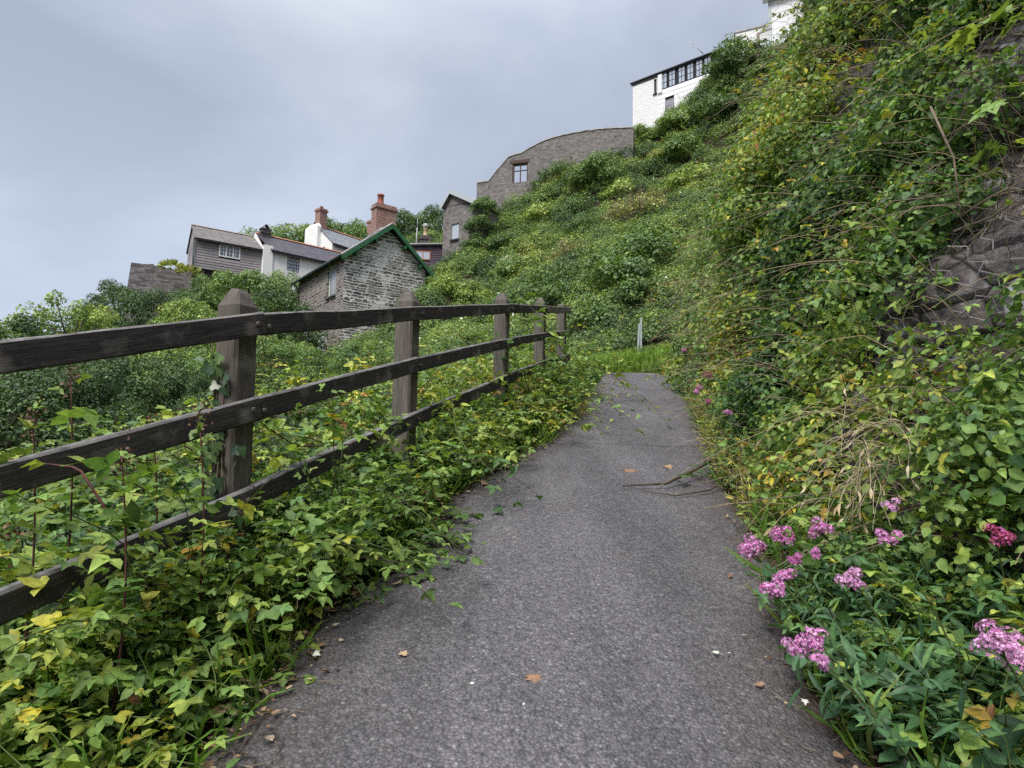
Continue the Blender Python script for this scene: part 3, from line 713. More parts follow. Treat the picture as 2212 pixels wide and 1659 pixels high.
def window(root, x0, x1, z0, z1, y, nx, nz, frame, glass, mull=(), axis='x', bar=.03, fr=.07, gd=.05, label=None, sill=None, arch=False):
    """a window in an opening: frame (part), pane and sill (sub-parts)"""
    def bx(b, a0, a1, d0, d1, c0, c1):
        if axis == 'x': b.box(a0, a1, d0, d1, c0, c1)
        else: b.box(d0, d1, a0, a1, c0, c1)
    b = MB(); t = gd
    bx(b, x0, x0 + fr, y, y + t, z0, z1); bx(b, x1 - fr, x1, y, y + t, z0, z1)
    bx(b, x0 + fr, x1 - fr, y + .002, y + t - .002, z0, z0 + fr); bx(b, x0 + fr, x1 - fr, y + .002, y + t - .002, z1 - fr, z1)
    for mx_ in mull: bx(b, mx_ - fr * .55, mx_ + fr * .55, y + .003, y + t - .003, z0 + fr, z1 - fr)
    for i in range(1, nx):
        a = x0 + fr + (x1 - x0 - 2 * fr) * i / nx
        if any(abs(a - q) < .04 for q in mull): continue
        bx(b, a - bar / 2, a + bar / 2, y + .008, y + t - .008, z0 + fr, z1 - fr)
    for j in range(1, nz):
        c = z0 + fr + (z1 - z0 - 2 * fr) * j / nz; bx(b, x0 + fr, x1 - fr, y + .010, y + t - .010, c - bar / 2, c + bar / 2)
    w = b.build('window', frame, root)
    g_ = MB(); bx(g_, x0 + fr * .6, x1 - fr * .6, y + .018, y + .026, z0 + fr * .6, z1 - fr * .6); g_.build('pane', glass, w)
    if sill is not None:
        s_ = MB(); bx(s_, x0 - .06, x1 + .06, y - .22, y + .02, z0 - .09, z0 - .004); s_.build('sill', sill, w)
    if label: w['label'] = label
    return w
def roof_plane(root, pts, mat, name='roof', thick=.07, uvdir=None):
    """roof slope as a slab: pts eave-left, eave-right, ridge-right, ridge-left"""
    p = [np.array(q, float) for q in pts]; n = np.cross(p[1] - p[0], p[3] - p[0]); n /= np.linalg.norm(n)
    if n[2] < 0: n = -n
    b = MB(); b.prism([tuple(q) for q in p], -n * thick); o = b.build(name, mat, root)
    me = o.data; uv = me.uv_layers.new(name='UVMap'); ex = nrm(p[1] - p[0]); ey = np.cross(n, ex)
    for l in me.loops:
        c = np.array(me.vertices[l.vertex_index].co); uv.data[l.index].uv = (float((c - p[0]) @ ex), float((c - p[0]) @ ey))
    return o

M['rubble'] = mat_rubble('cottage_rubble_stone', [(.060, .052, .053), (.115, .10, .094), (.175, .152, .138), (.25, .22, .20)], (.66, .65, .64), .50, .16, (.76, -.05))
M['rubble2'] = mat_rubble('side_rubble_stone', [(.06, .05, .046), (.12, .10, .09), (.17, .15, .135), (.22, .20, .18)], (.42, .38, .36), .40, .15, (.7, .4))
M['grey_stone'] = mat_rubble('grey_rubble_stone', [(.11, .10, .098), (.165, .15, .145), (.20, .185, .178), (.26, .245, .235)], (.20, .185, .175), .26, .105, (.75, .4), .05)
M['ruin_stone'] = mat_rubble('dark_thin_stone', [(.11, .10, .10), (.18, .165, .163), (.24, .225, .22), (.32, .30, .295)], (.08, .07, .07), .55, .10, (.7, .35))
M['brick'] = mat_rubble('red_brick', [(.19, .085, .065), (.24, .105, .08), (.29, .145, .115), (.21, .10, .09)], (.46, .38, .34), .24, .09, (.62, .4), .01)
M['whitewash'] = plain('whitewashed_wall', (.80, .80, .78), .85, .06, 1.5)
M['white_rubble'] = None
def mat_white_rubble():
    b = NB('whitewashed_stone'); v = b.coord(scale=(3.0, 3.0, 6.5)); e = b.vor(v, 1.0, 'DISTANCE_TO_EDGE').outputs['Distance']
    n = b.noise(b.coord(), 8, 4)
    b.col(b.ramp(n, [(.3, (.70, .70, .69)), (.7, (.84, .84, .83))])); b.bump(b.math('ADD', b.math('MINIMUM', b.math('MULTIPLY', e, 4.0), .8), b.math('MULTIPLY', n, .5)), .35, .05)
    return b.rough(.85)
M['white_rubble'] = mat_white_rubble()
M['white_boards'] = mat_boards('white_painted_boards', (.80, .80, .81), .2, var=.05)
M['white_paint'] = plain('white_gloss_paint', (.78, .79, .79), .45, .06)
M['pale_green_paint'] = plain('pale_green_paint', (.60, .69, .60), .5, .06)
M['grey_boards'] = mat_boards('silvered_oak_boards', (.27, .25, .255), .215, var=.4)
M['purple_boards'] = mat_boards('dark_purple_boards', (.085, .062, .085), .17, var=.25)
M['black_paint'] = plain('black_paint', (.016, .017, .022), .45, .2)
M['green_paint'] = plain('green_gloss_paint', (.030, .115, .050), .45, .25)
M['gutter'] = plain('grey_green_gutter', (.055, .08, .08), .45, .2)
M['slate'] = mat_slate('dark_slate', (.075, .068, .085)); M['slate2'] = mat_slate('grey_slate', (.20, .215, .235), moss=None)
M['old_roof'] = mat_slate('old_lichened_slate', (.15, .135, .13), moss=(.19, .165, .14))
M['ridge'] = plain('orange_ridge_tile', (.42, .19, .12), .8, .25, 9); M['lead'] = plain('pale_mortar', (.42, .41, .40), .8, .2, 5)
M['terracotta'] = plain('terracotta', (.30, .11, .075), .7, .2, 8); M['buff'] = plain('buff_clay', (.55, .40, .24), .7, .15, 8)
M['dark_stone'] = mat_rubble('dark_stone_stack', [(.05, .045, .045), (.09, .08, .08), (.12, .11, .105), (.16, .15, .145)], (.08, .07, .07), .35, .10, (.7, .4))
M['glass'] = mat_glass('window_glass', (.05, .06, .075)); M['pale_glass'] = mat_glass('window_glass_with_blind', (.42, .47, .55), .15); M['net_glass'] = mat_glass('window_glass_net_curtain', (.30, .31, .35), .2)
M['orange_frame'] = plain('orange_stained_frame', (.42, .17, .10), .6, .1); M['brown_frame'] = plain('brown_stained_frame', (.075, .045, .035), .6, .2)
M['grey_trim'] = plain('pale_grey_trim', (.42, .46, .47), .6, .1); M['old_timber'] = plain('bleached_timber', (.33, .27, .24), .85, .25, 10)

def pot(root, x, y, z, h, r, mat, name='chimney_pot', cowl=None):
    b = MB(); b.lathe([(r * 1.1, 0), (r * 1.1, h * .08), (r, h * .12), (r * .9, h * .8), (r * 1.12, h * .84), (r * 1.12, h * .93), (r * .95, h), (r * .7, h), (r * .7, h * .9)], (x, y, z)); o = b.build(name, mat, root, True)
    if cowl: c = MB(); c.lathe([(r * 1.25, 0), (r * 1.25, h * .5), (r * 1.1, h * .52), (r * .9, h * .5)], (x, y, z + h + .004)); c.build('cowl', cowl, o, True)
    return o

# ---- stone cottage with green barge boards
F = Frame(745, 548, 32, math.atan2(.607, .795)); FZ = -6.3
cot = F.root('stone_cottage', 'dark rubble stone cottage with green barge boards just beyond the fence', 'cottage')
W = F.hit(918, 600)[0]; D_ = F.hity(645, 640)[0]
apx = F.hit(842, 487)[1]; ex = W / 2
eav = .05
AX = F.hit(842, 487)[0]
b = MB()
# gable end (front): lower wall, gable triangle
b.poly([(0, 0, FZ), (W, 0, FZ), (W, 0, eav), (AX, 0, apx - .30), (0, 0, eav)])
b.poly([(W, 0, FZ), (W, D_, FZ), (W, D_, eav), (W, 0, eav)]); b.poly([(0, D_, FZ), (0, D_, eav), (AX, D_, apx - .3), (W, D_, eav), (W, D_, FZ)])
gab = b.build('gable_wall', M['rubble'], cot)
# side wall with sash window
y0 = F.hity(724.5, 640)[0]; y1 = F.hity(706, 640)[0]
zt = F.hity(714, 575)[1]; zb = F.hity(714, 641)[1]
low = F.hity(700, 735); low2 = F.hity(684, 735)
hs_ = [(y0, y1, zb, zt), (low[0], low2[0], zb - 3.0, zt - 3.1)]
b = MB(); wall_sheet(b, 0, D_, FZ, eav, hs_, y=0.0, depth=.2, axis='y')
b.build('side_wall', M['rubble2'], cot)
w = window(cot, y0, y1, zb, zt, .10, 2, 2, M['pale_green_paint'], M['net_glass'], axis='y', fr=.10, sill=M['dark_stone'])
w = window(cot, low[0], low2[0], zb - 3.0, zt - 3.1, .10, 2, 2, M['pale_green_paint'], M['net_glass'], axis='y', fr=.10, sill=M['dark_stone'])
b = MB()
n_ = 7
for k in range(n_):                        # brick arch over the window
    a0 = math.pi * (.18 + .64 * k / n_); a1 = math.pi * (.18 + .64 * (k + .9) / n_); cy = (y0 + y1) / 2; r0_, r1_ = (y1 - y0) * .62, (y1 - y0) * .62 + .24
    zc = zt - (y1 - y0) * .42
    b.prism([(-.02, cy - r0_ * math.cos(a0), zc + r0_ * math.sin(a0)), (-.02, cy - r0_ * math.cos(a1), zc + r0_ * math.sin(a1)), (-.02, cy - r1_ * math.cos(a1), zc + r1_ * math.sin(a1)), (-.02, cy - r1_ * math.cos(a0), zc + r1_ * math.sin(a0))], (.06, 0, 0))
b.build('window_arch', M['brick'], cot)
ov = .32; slL, slR = (apx - eav) / AX, (apx - eav) / (W - AX); sl = slL; yo = -.42
roof_plane(cot, [(-ov, yo, eav - sl * ov), (-ov, D_ + .3, eav - sl * ov), (AX, D_ + .3, apx), (AX, yo, apx)], M['slate'])
roof_plane(cot, [(W + ov, D_ + .3, eav - slR * ov), (W + ov, yo, eav - slR * ov), (AX, yo, apx), (AX, D_ + .3, apx)], M['slate'])
for sgn in (1, -1):                        # barge boards, each with two purlin ends
    b = MB(); xe = -ov if sgn > 0 else W + ov; ze = eav - (slL if sgn > 0 else slR) * ov
    b.prism([(xe, yo - .05, ze - .27), (xe, yo - .05, ze - .01), (AX - sgn * .002, yo - .05, apx - .01), (AX - sgn * .002, yo - .05, apx - .29)], (0, .05, 0))
    o = b.build('barge_board', M['green_paint'], cot)
    for f in (.3, .68):
        p_ = MB(); xx = xe + (AX - xe) * f; zz = ze + (apx - ze) * f
        p_.box(xx - .06, xx + .06, yo + .004, .02, zz - .50, zz - .33)
        p_.build('purlin_end', M['green_paint'], o)
b = MB(); b.tube([(-ov - .06, yo, eav - sl * ov - .02), (-ov - .06, D_ + .3, eav - sl * ov - .05)], .075, 8); g_ = b.build('gutter', M['gutter'], cot, True)
b = MB(); b.tube([(-ov - .05, D_ - .15, eav - sl * ov - .1), (-.07, D_ - .12, eav - .75), (-.07, D_ - .12, FZ)], .055, 8); b.build('downpipe', M['gutter'], g_, True)
b = MB(); b.prism([(AX - .12, yo, apx - .06), (AX + .12, yo, apx - .06), (AX + .06, yo, apx + .05), (AX - .06, yo, apx + .05)], (0, D_ + .7, 0)); b.build('ridge_tiles', M['lead'], cot)
# chimney a little way back along the ridge
cyc = 1.5
ch = empty('chimney', (AX, cyc, apx - .5)); ch.parent = cot
x0c, x1c = F.hit(806, 455, cyc)[0] - AX, F.hit(853, 455, cyc)[0] - AX
zc = F.hit(830, 446, cyc)[1] - (apx - .5)
b = MB(); b.box(x0c + .06, x1c - .06, -.35, .35, -.6, zc - .28); b.box(x0c, x1c, -.42, .42, zc - .279, zc - .14); b.box(x0c + .05, x1c - .05, -.36, .36, zc - .139, zc)
b.build('stack', M['brick'], ch)
b = MB(); b.prism([(x0c - .5, -.40, -.02), (x1c + .3, -.40, -.02), ((x0c + x1c) / 2 + .3, -.40, .72), ((x0c + x1c) / 2 - .3, -.40, .72)], (0, .04, 0)); b.build('flashing', M['lead'], ch)
px_ = F.hit(822, 440, cyc)[0] - AX
pot(ch, px_, 0, zc + .002, F.hit(822, 420, cyc)[1] - (apx - .5) - zc, .19, M['terracotta'])

# ---- timber clad house on the left
F = Frame(423.5, 514, 48, math.atan2(.57, .82))
tim = F.root('timber_clad_house', 'weathered grey weatherboard house with white casement at the left of the hill row', 'house')
W = F.hit(570, 540)[0]; zb = F.hit(418, 577)[1]; D_ = 5.0
wx0, wz1 = F.hit(474, 527); wx1, wz0 = F.hit(518, 561)
b = MB(); npl = 11; ph = (0 - zb) / npl
# weatherboards: each board leans out at the foot
wx = (wx0, wx1)
for k in range(npl):
    z0, z1 = zb + k * ph, zb + (k + 1) * ph
    segs = [(0, W)] if (z1 < wz0 + .02 or z0 > wz1 - .02) else [(0, wx0), (wx1, W)]
    for a0, a1 in segs: b.add([(a0, -.045, z0), (a1, -.045, z0), (a1, -.008, z1), (a0, -.008, z1), (a0, 0, z0), (a1, 0, z0)], [(0, 1, 2, 3), (0, 4, 5, 1)])
b.poly([(0, 0, zb), (0, D_, zb), (0, D_, 0), (0, D_ / 2, 1.6), (0, 0, 0)]); b.poly([(0, 0, zb), (W, 0, zb), (W, D_, zb), (0, D_, zb)])
b.build('boarded_wall', M['grey_boards'], tim)
b = MB(); b.poly([(0, .25, zb - 2.2), (W, .25, zb - 2.2), (W, .25, zb), (0, .25, zb)]); b.poly([(0.1, .25, zb - 2.2), (.1, D_, zb - 2.2), (.1, D_, zb), (.1, .25, zb)]); b.build('undercroft_wall', M['black_paint'], tim)
w = window(tim, wx0, wx1, wz0, wz1, -.05, 6, 3, M['white_paint'], M['glass'], mull=(wx0 + (wx1 - wx0) / 3, wx0 + (wx1 - wx0) * 2 / 3), fr=.10, bar=.035)
zr = F.hit(421, 487, 2.5)[1]
roof_plane(tim, [(-.12, -.32, -.02), (W, -.32, -.02), (W, 2.5, zr), (-.12, 2.5, zr)], M['old_roof'])
roof_plane(tim, [(W, 5.3, -.02), (-.12, 5.3, -.02), (-.12, 2.5, zr), (W, 2.5, zr)], M['old_roof'])
b = MB(); b.prism([(-.14, 2.38, zr), (-.14, 2.62, zr), (-.14, 2.5, zr + .09)], (W + .14, 0, 0)); b.build('ridge_tiles', M['old_timber'], tim)
b = MB(); b.box(-.1, W, -.34, -.26, -.20, -.04); b.box(-.16, -.05, -.06, .10, zb - .15, -.02); b.build('fascia', M['black_paint'], tim)
b = MB(); b.tube([(-.10, -.10, -.2), (-.10, -.10, zb - .9)], .045, 6); b.build('downpipe', M['gutter'], tim, True)

# ---- whitewashed cottage next to it
F2 = Frame(570, 537, 50.6, math.atan2(.66, .75))
wc = F2.root('white_cottage', 'low whitewashed cottage with dark slate roof joined to the boarded house', 'cottage')
W2 = 9.0; zb2 = -5
wx0, wz1 = F2.hit(621, 553.5); wx1, wz0 = F2.hit(646.5, 580)
b = MB(); wall_sheet(b, 0, W2, zb2, .05, [(wx0, wx1, wz0 - .4, wz1)], depth=.16); b.poly([(0, 0, zb2), (0, 5, zb2), (0, 5, 0), (0, 2.5, 2.1), (0, 0, 0.05)]); b.poly([(W2, 5, zb2), (W2, 0, zb2), (W2, 0, .05), (W2, 2.5, 2.1), (W2, 5, .05)])
b.box(-.05, .75, -.12, .0, zb2, .35)
b.build('wall', M['whitewash'], wc)
window(wc, wx0, wx1, wz0 - .4, wz1, .06, 6, 4, M['black_paint'], M['pale_glass'], fr=.05, bar=.05)
zr2 = F2.hit(640, 524, 2.5)[1]
roof_plane(wc, [(.55, -.3, -.02), (W2 + .2, -.3, -.02), (W2 + .2, 2.5, zr2), (.0, 2.5, zr2)], M['slate'])
roof_plane(wc, [(W2 + .2, 5.3, -.02), (0, 5.3, -.02), (0, 2.5, zr2), (W2 + .2, 2.5, zr2)], M['slate'])
b = MB(); b.prism([(0, 2.36, zr2), (0, 2.64, zr2), (0, 2.5, zr2 + .12)], (W2 + .2, 0, 0)); b.build('ridge_tiles', M['ridge'], wc)
b = MB(); b.box(.6, W2, -.34, -.27, -.26, -.08); b.build('fascia', M['black_paint'], wc)
ch = empty('chimney', (.35, 2.4, zr2 - .3)); ch.parent = wc
x0c = F2.hit(561.5, 500, 2.4)[0] - .35; x1c = F2.hit(584.5, 500, 2.4)[0] - .35; zc = F2.hit(572, 497, 2.4)[1] - zr2 + .3
b = MB(); b.box(x0c + .06, x1c - .06, -.32, .32, -.5, zc); b.box(x0c, x1c, -.40, .40, zc * .52, zc * .52 + .07); b.box(x0c + .001, x1c - .001, -.38, .38, zc + .002, zc + .08); b.build('stack', M['dark_stone'], ch)
b = MB(); xm = (x0c + x1c) / 2
b.prism([(x0c + .1, -.3, zc + .082), (x0c + .17, -.3, zc + .082), (xm + .03, -.3, zc + .50), (xm - .04, -.3, zc + .50)], (0, .6, 0)); b.prism([(x1c - .17, -.28, zc + .082), (x1c - .1, -.28, zc + .082), (xm + .07, -.28, zc + .46), (xm, -.28, zc + .46)], (0, .56, 0)); b.build('slate_cowl', M['dark_stone'], ch)

# ---- white house with red chimneys behind
F3 = Frame(718, 524, 60, math.atan2(.80, .60))
wh = F3.root('white_gabled_house', 'white gabled house with two red brick chimneys behind the stone cottage', 'house')
zb3 = -4; D3 = 5.6                         # gable end is the face x=0, running back along y
yg = F3.hity(653, 530)[0]; D3 = max(4.5, min(yg, 7.5))
yr3 = D3 / 2; za = F3.hity(694, 485, 0)[1]
b = MB(); wall_sheet(b, 0, 10, zb3, .05); b.poly([(0, 0, zb3), (0, D3, zb3), (0, D3, .05), (0, yr3, za - .1), (0, 0, .05)]); b.build('wall', M['whitewash'], wh)
yb0 = F3.hity(694, 500)[0]; yb1 = F3.hity(667, 500)[0]
b = MB(); b.box(-.45, -.002, yb0, yb1, zb3, za - .25); b.add([(-.45, yb0, za - .25), (-.002, yb0, za - .25), (-.002, yb1, za - .25), (-.45, yb1, za - .25), (-.1, yb0 + .3, za + .2), (-.002, yb0 + .3, za + .2), (-.002, yb1 - .3, za + .2), (-.1, yb1 - .3, za + .2)], [(0, 1, 5, 4), (1, 2, 6, 5), (2, 3, 7, 6), (3, 0, 4, 7), (4, 5, 6, 7)]); b.build('chimney_breast', M['whitewash'], wh)
roof_plane(wh, [(-.12, -.3, -.1), (10, -.3, -.1), (10, yr3, za), (-.12, yr3, za)], M['slate2'])
roof_plane(wh, [(10, D3 + .3, -.1), (-.12, D3 + .3, -.1), (-.12, yr3, za), (10, yr3, za)], M['slate2'])
b = MB(); b.prism([(-.12, yr3 - .14, za), (-.12, yr3 + .14, za), (-.12, yr3, za + .12)], (10.1, 0, 0)); b.build('ridge_tiles', M['ridge'], wh)
b = MB(); b.box(0, 10, -.34, -.26, -.32, -.14); b.build('fascia', M['black_paint'], wh)
for lab, (u0, u1, vt, vb), xx in (('taller front red brick chimney', (674.5, 696.5, 452, 490), .35), ('rear red brick chimney', (755, 775, 475, 510), 7.2)):
    ch = empty('chimney', (xx, yr3, za - .4)); ch.parent = wh; ch['label'] = lab
    dd = np.linalg.norm((F3.o + F3.dx * xx + F3.dy * yr3 - EYE)[:2]); hw = (u1 - u0) / 2 / FPX * dd / 1.28
    zt = F3.hity((u0 + u1) / 2, vt + 7, xx)[1] if False else 1.2 + (945 - vt - 6 - .0192 * ((u0 + u1) / 2 - 1106)) / FPX * (F3.o + F3.dx * xx + F3.dy * yr3)[1] - F3.o[2] - za + .4
    b = MB(); b.box(-hw, hw, -hw, hw, -.6, zt - .3); b.box(-hw - .09, hw + .09, -hw - .09, hw + .09, zt - .299, zt - .12); b.box(-hw - .02, hw + .02, -hw - .02, hw + .02, zt - .119, zt); b.build('stack', M['brick'], ch)
    pot(ch, 0, 0, zt + .001, .32, .16, M['terracotta'])
b = MB(); b.tube([(-.02, .9, -.6), (-.35, .85, -.45)], .025, 5); b.box(-.42, -.3, .75, .95, -.5, -.4); b.build('wall_lamp', M['black_paint'], wh)

# ---- purple boarded shed
F4 = Frame(888, 532, 43.5, math.atan2(.10, .99))
sh = F4.root('boarded_shed', 'dark purple boarded shed with orange framed window behind the stone cottage', 'shed')
x1 = F4.hit(960, 526)[0]; z1 = F4.hit(960, 529)[1]
b = MB(); zt = -.0
wx0, wz1 = F4.hit(897, 541); wx1, wz0 = F4.hit(929.5, 562)
npl = 12; zb4 = -2.2; ph = (-.05 - zb4) / npl
for k in range(npl):
    a, c = zb4 + k * ph, zb4 + (k + 1) * ph
    segs = [(-1.5, x1)] if (c < wz0 + .02 or a > wz1 - .02) else [(-1.5, wx0), (wx1, x1)]
    for p, q in segs: b.add([(p, -.03, a), (q, -.03, a), (q, -.006, c), (p, -.006, c), (p, 0, a), (q, 0, a)], [(0, 1, 2, 3), (0, 4, 5, 1)])
b.poly([(-1.5, 0, -.05), (x1, 0, -.05), (x1, 0, z1), (-1.5, 0, -.02)]); b.poly([(-1.5, 3, zb4), (-1.5, 0, zb4), (-1.5, 0, 0), (-1.5, 3, 0)])
b.build('boarded_wall', M['purple_boards'], sh)
window(sh, wx0, wx1, wz0, wz1, -.04, 2, 1, M['orange_frame'], M['pale_glass'], fr=.075, bar=.07)
b = MB(); b.add([(-1.6, -.2, 0), (x1, -.2, z1 + .02), (x1, 3, z1 + .32), (-1.6, 3, .3), (-1.6, -.2, .07), (x1, -.2, z1 + .10), (x1, 3, z1 + .40), (-1.6, 3, .38)], [(0, 1, 2, 3), (4, 5, 6, 7), (0, 1, 5, 4), (1, 2, 6, 5), (2, 3, 7, 6), (3, 0, 4, 7)]); b.build('roof', M['lead'], sh)
b = MB(); b.add([(-1.6, -.215, -.14), (x1, -.215, z1 - .08), (x1, -.215, z1 + .015), (-1.6, -.215, -.005)], [(0, 1, 2, 3)]); b.build('fascia', M['black_paint'], sh)
F5 = Frame(918, 531, 50, math.atan2(.3, .95))
ck = F5.root('stone_chimney_stack', 'squat dark stone chimney stack with a buff pot showing above the boarded shed', 'chimney')
hw = F5.hit(931, 525)[0]
b = MB(); b.box(-hw, hw, -.5, .5, -3.2, .62); b.box(-hw - .06, hw + .06, -.56, .56, .4, .47); b.box(-hw + .1, hw - .1, -.4, .4, .622, .80); b.build('stack', M['dark_stone'], ck)
pot(ck, .0, 0, .805, .72, .17, M['buff'], cowl=M['lead'])
F5 = Frame(899, 531, 47.5, 0)
po = F5.root('aerial_pole', 'thin pale pole standing in front of trees beside the stone chimney', 'pole')
b = MB(); b.tube([(0, 0, -2.5), (0.01, 0, .6), (.03, 0, 1.5)], .045, 6); b.build('lower_tube', M['grey_trim'], po, True)
b = MB(); b.tube([(.03, 0, 1.45), (.05, 0, 2.3)], .022, 5); b.build('upper_rod', M['grey_trim'], po, True)

# ---- narrow grey stone house on the shoulder of the hill
F6 = Frame(958.5, 447, 42.3, math.atan2(-.585, .81))
gh = F6.root('grey_stone_house', 'tall grey rubble stone house with pale barge boards half swallowed by ivy', 'house')
W = F6.hit(1028, 426)[0]; zb6 = F6.hit(955, 566)[1] - .6
ax, az = F6.hit(977, 413)
wx0, wz1 = F6.hit(975.5, 480); wx1, wz0 = F6.hit(990.5, 517)
wa = F6.hit(983, 486)
ze = 0.0; zR = F6.hit(1028, 430)[1]
ww = 1.35; wx0 = F6.hit(974.5, 500)[0]; wx1 = F6.hit(991, 495)[0]; wz1 = F6.hit(983, 483)[1]; wz0 = F6.hit(983, 517)[1]
b = MB(); wall_sheet(b, 0, W + .15, zb6, min(0, zR) - .05, [(wx0, wx1, wz0, wz1)], depth=.18)
zt_ = min(0, zR) - .05
b.poly([(0, 0, zt_), (W + .15, 0, zt_), (W + .15, 0, zR - .35), (ax, 0, az - .12), (0, 0, -.02)]); b.poly([(0, 0, zb6), (0, 6, zb6), (0, 6, 0), (0, 0, 0)]); b.poly([(W + .15, 6, zb6), (W + .15, 0, zb6), (W + .15, 0, zR - .35), (W + .15, 6, zR - .35)])
b.build('wall', M['grey_stone'], gh)
window(gh, wx0, wx1, wz0, wz1, .07, 2, 1, M['grey_trim'], M['pale_glass'], fr=.05, bar=.07, sill=M['dark_stone'])
roof_plane(gh, [(-.1, -.25, -.12), (-.1, 6, -.12), (ax, 6, az), (ax, -.25, az)], M['slate2'])
roof_plane(gh, [(W + .35, 6, zR - .35), (W + .35, -.25, zR - .35), (ax, -.25, az), (ax, 6, az)], M['slate2'])
b = MB(); b.prism([(-.12, -.30, -.38), (-.12, -.30, -.05), (ax, -.30, az + .04), (ax, -.30, az - .28)], (0, .045, 0)); b.build('barge_board', M['grey_trim'], gh)
b = MB(); b.prism([(ax + .003, -.30, az - .28), (ax + .003, -.30, az + .04), (W + .38, -.30, zR - .32), (W + .38, -.30, zR - .64)], (0, .045, 0)); b.build('barge_board', M['grey_trim'], gh)
lx, lz = F6.hit(1000, 546)
b = MB(); b.bar((F6.hit(985, 566)[0], -.12, F6.hit(985, 566)[1]), (F6.hit(1010, 549)[0], -.12, F6.hit(1010, 549)[1]), .2, .28); b.build('porch_lintel', M['lead'], gh)

# ---- curved stone garden wall with a window opening
F7 = Frame(1042, 394, 45, math.atan2(-.28, .96))
gw = F7.root('curved_stone_wall', 'long grey stone wall with a rising curved top and an open window along the hill brow', 'wall')
top = [F7.hit(*p) for p in [(1030, 396), (1042, 394), (1055, 392), (1076, 366), (1098, 340), (1111, 335), (1125, 332), (1140, 323), (1157, 313), (1180, 303), (1206, 295), (1232, 289), (1260, 284), (1313, 278), (1368, 276)]]
wx0, wz1 = F7.hit(1107, 354); wx1, wz0 = F7.hit(1140, 390); wz0 -= .05
zb7 = min(t[1] for t in top) - 4.5
b = MB(); tx = np.array([t[0] for t in top]); tzz = np.array([t[1] for t in top])
cols = np.unique(np.concatenate([tx, [wx0, wx1], np.linspace(tx[0], tx[-1], 60)]))
def tp(x): return float(np.interp(x, tx, tzz)) + mnoise.noise((x * 2.3, 1, 0)) * .06
TH = .5
for a, c in zip(cols[:-1], cols[1:]):
    mid = (a + c) / 2; spans = [(zb7, wz0), (wz1, None)] if wx0 < mid < wx1 else [(zb7, None)]
    for lo, hi in spans:
        h0, h1 = (tp(a), tp(c)) if hi is None else (hi, hi)
        b.poly([(a, 0, lo), (c, 0, lo), (c, 0, h1), (a, 0, h0)]); b.poly([(c, TH, lo), (a, TH, lo), (a, TH, h0), (c, TH, h1)])
        if hi is None: b.poly([(a, 0, h0), (c, 0, h1), (c, TH, h1), (a, TH, h0)])
        else: b.poly([(a, 0, hi), (c, 0, hi), (c, TH, hi), (a, TH, hi)])
        if lo == wz1: b.poly([(a, TH, lo), (c, TH, lo), (c, 0, lo), (a, 0, lo)])
for q in (wx0, wx1): b.poly([(q, 0, wz0), (q, TH, wz0), (q, TH, wz1), (q, 0, wz1)])
b.poly([(cols[0], 0, zb7), (cols[0], TH, zb7), (cols[0], TH, tp(cols[0])), (cols[0], 0, tp(cols[0]))])
b.build('stonework', M['grey_stone'], gw)
b = MB()
for a, c in zip(cols[:-1], cols[1:]): b.add([(a, -.06, tp(a) + .003), (c, -.06, tp(c) + .003), (c, TH + .06, tp(c) + .003), (a, TH + .06, tp(a) + .003), (a, -.06, tp(a) + .08), (c, -.06, tp(c) + .08), (c, TH + .06, tp(c) + .08), (a, TH + .06, tp(a) + .08)], [(0, 3, 2, 1), (4, 5, 6, 7), (0, 1, 5, 4), (2, 3, 7, 6)])
b.build('coping', M['lead'], gw)
b = MB(); b.box(wx0 - .2, wx1 + .12, -.03, .3, wz1 + .002, wz1 + .26); b.build('lintel', M['brown_frame'], gw)
b = MB()
b.box(wx0 + .004, wx0 + .13, .05, .17, wz0, wz1); b.box(wx1 - .10, wx1 - .004, .05, .17, wz0, wz1); xm = (wx0 + wx1) / 2
b.box(xm - .035, xm + .035, .06, .16, wz0, wz1)
for f in (.62,): zz = wz0 + (wz1 - wz0) * f; b.box(wx0 + .132, xm - .037, .07, .15, zz - .03, zz + .03); b.box(xm + .037, wx1 - .102, .07, .15, zz - .03, zz + .03)
b.build('window', M['brown_frame'], gw)

# ---- white house on top of the hill
F8 = Frame(1367, 182, 50, math.atan2(-.61, .79))
th = F8.root('white_hilltop_house', 'white stone and weatherboard house with black window band high on the hill', 'house')
xa = F8.hit(1420.5, 170)[0]; W = F8.hit(1560, 100)[0]; zb8 = F8.hit(1367, 276)[1] - 3
e0 = 0.0
sx0 = F8.hit(1412.5, 190)[0]; sx1 = F8.hit(1419, 190)[0]; sz1 = F8.hit(1415, 171)[1]; sz0 = F8.hit(1415, 203)[1]
b = MB(); wall_sheet(b, 0, xa, zb8, .0, [(sx0, sx1 - .02, sz0, sz1)], depth=.2); b.poly([(0, 7, zb8), (0, 0, zb8), (0, 0, 0), (0, 7, 0)]); b.build('stone_wall', M['white_rubble'], th)
window(th, sx0, sx1 - .02, sz0, sz1, .12, 1, 3, M['black_paint'], M['glass'], fr=.06, sill=M['black_paint'])
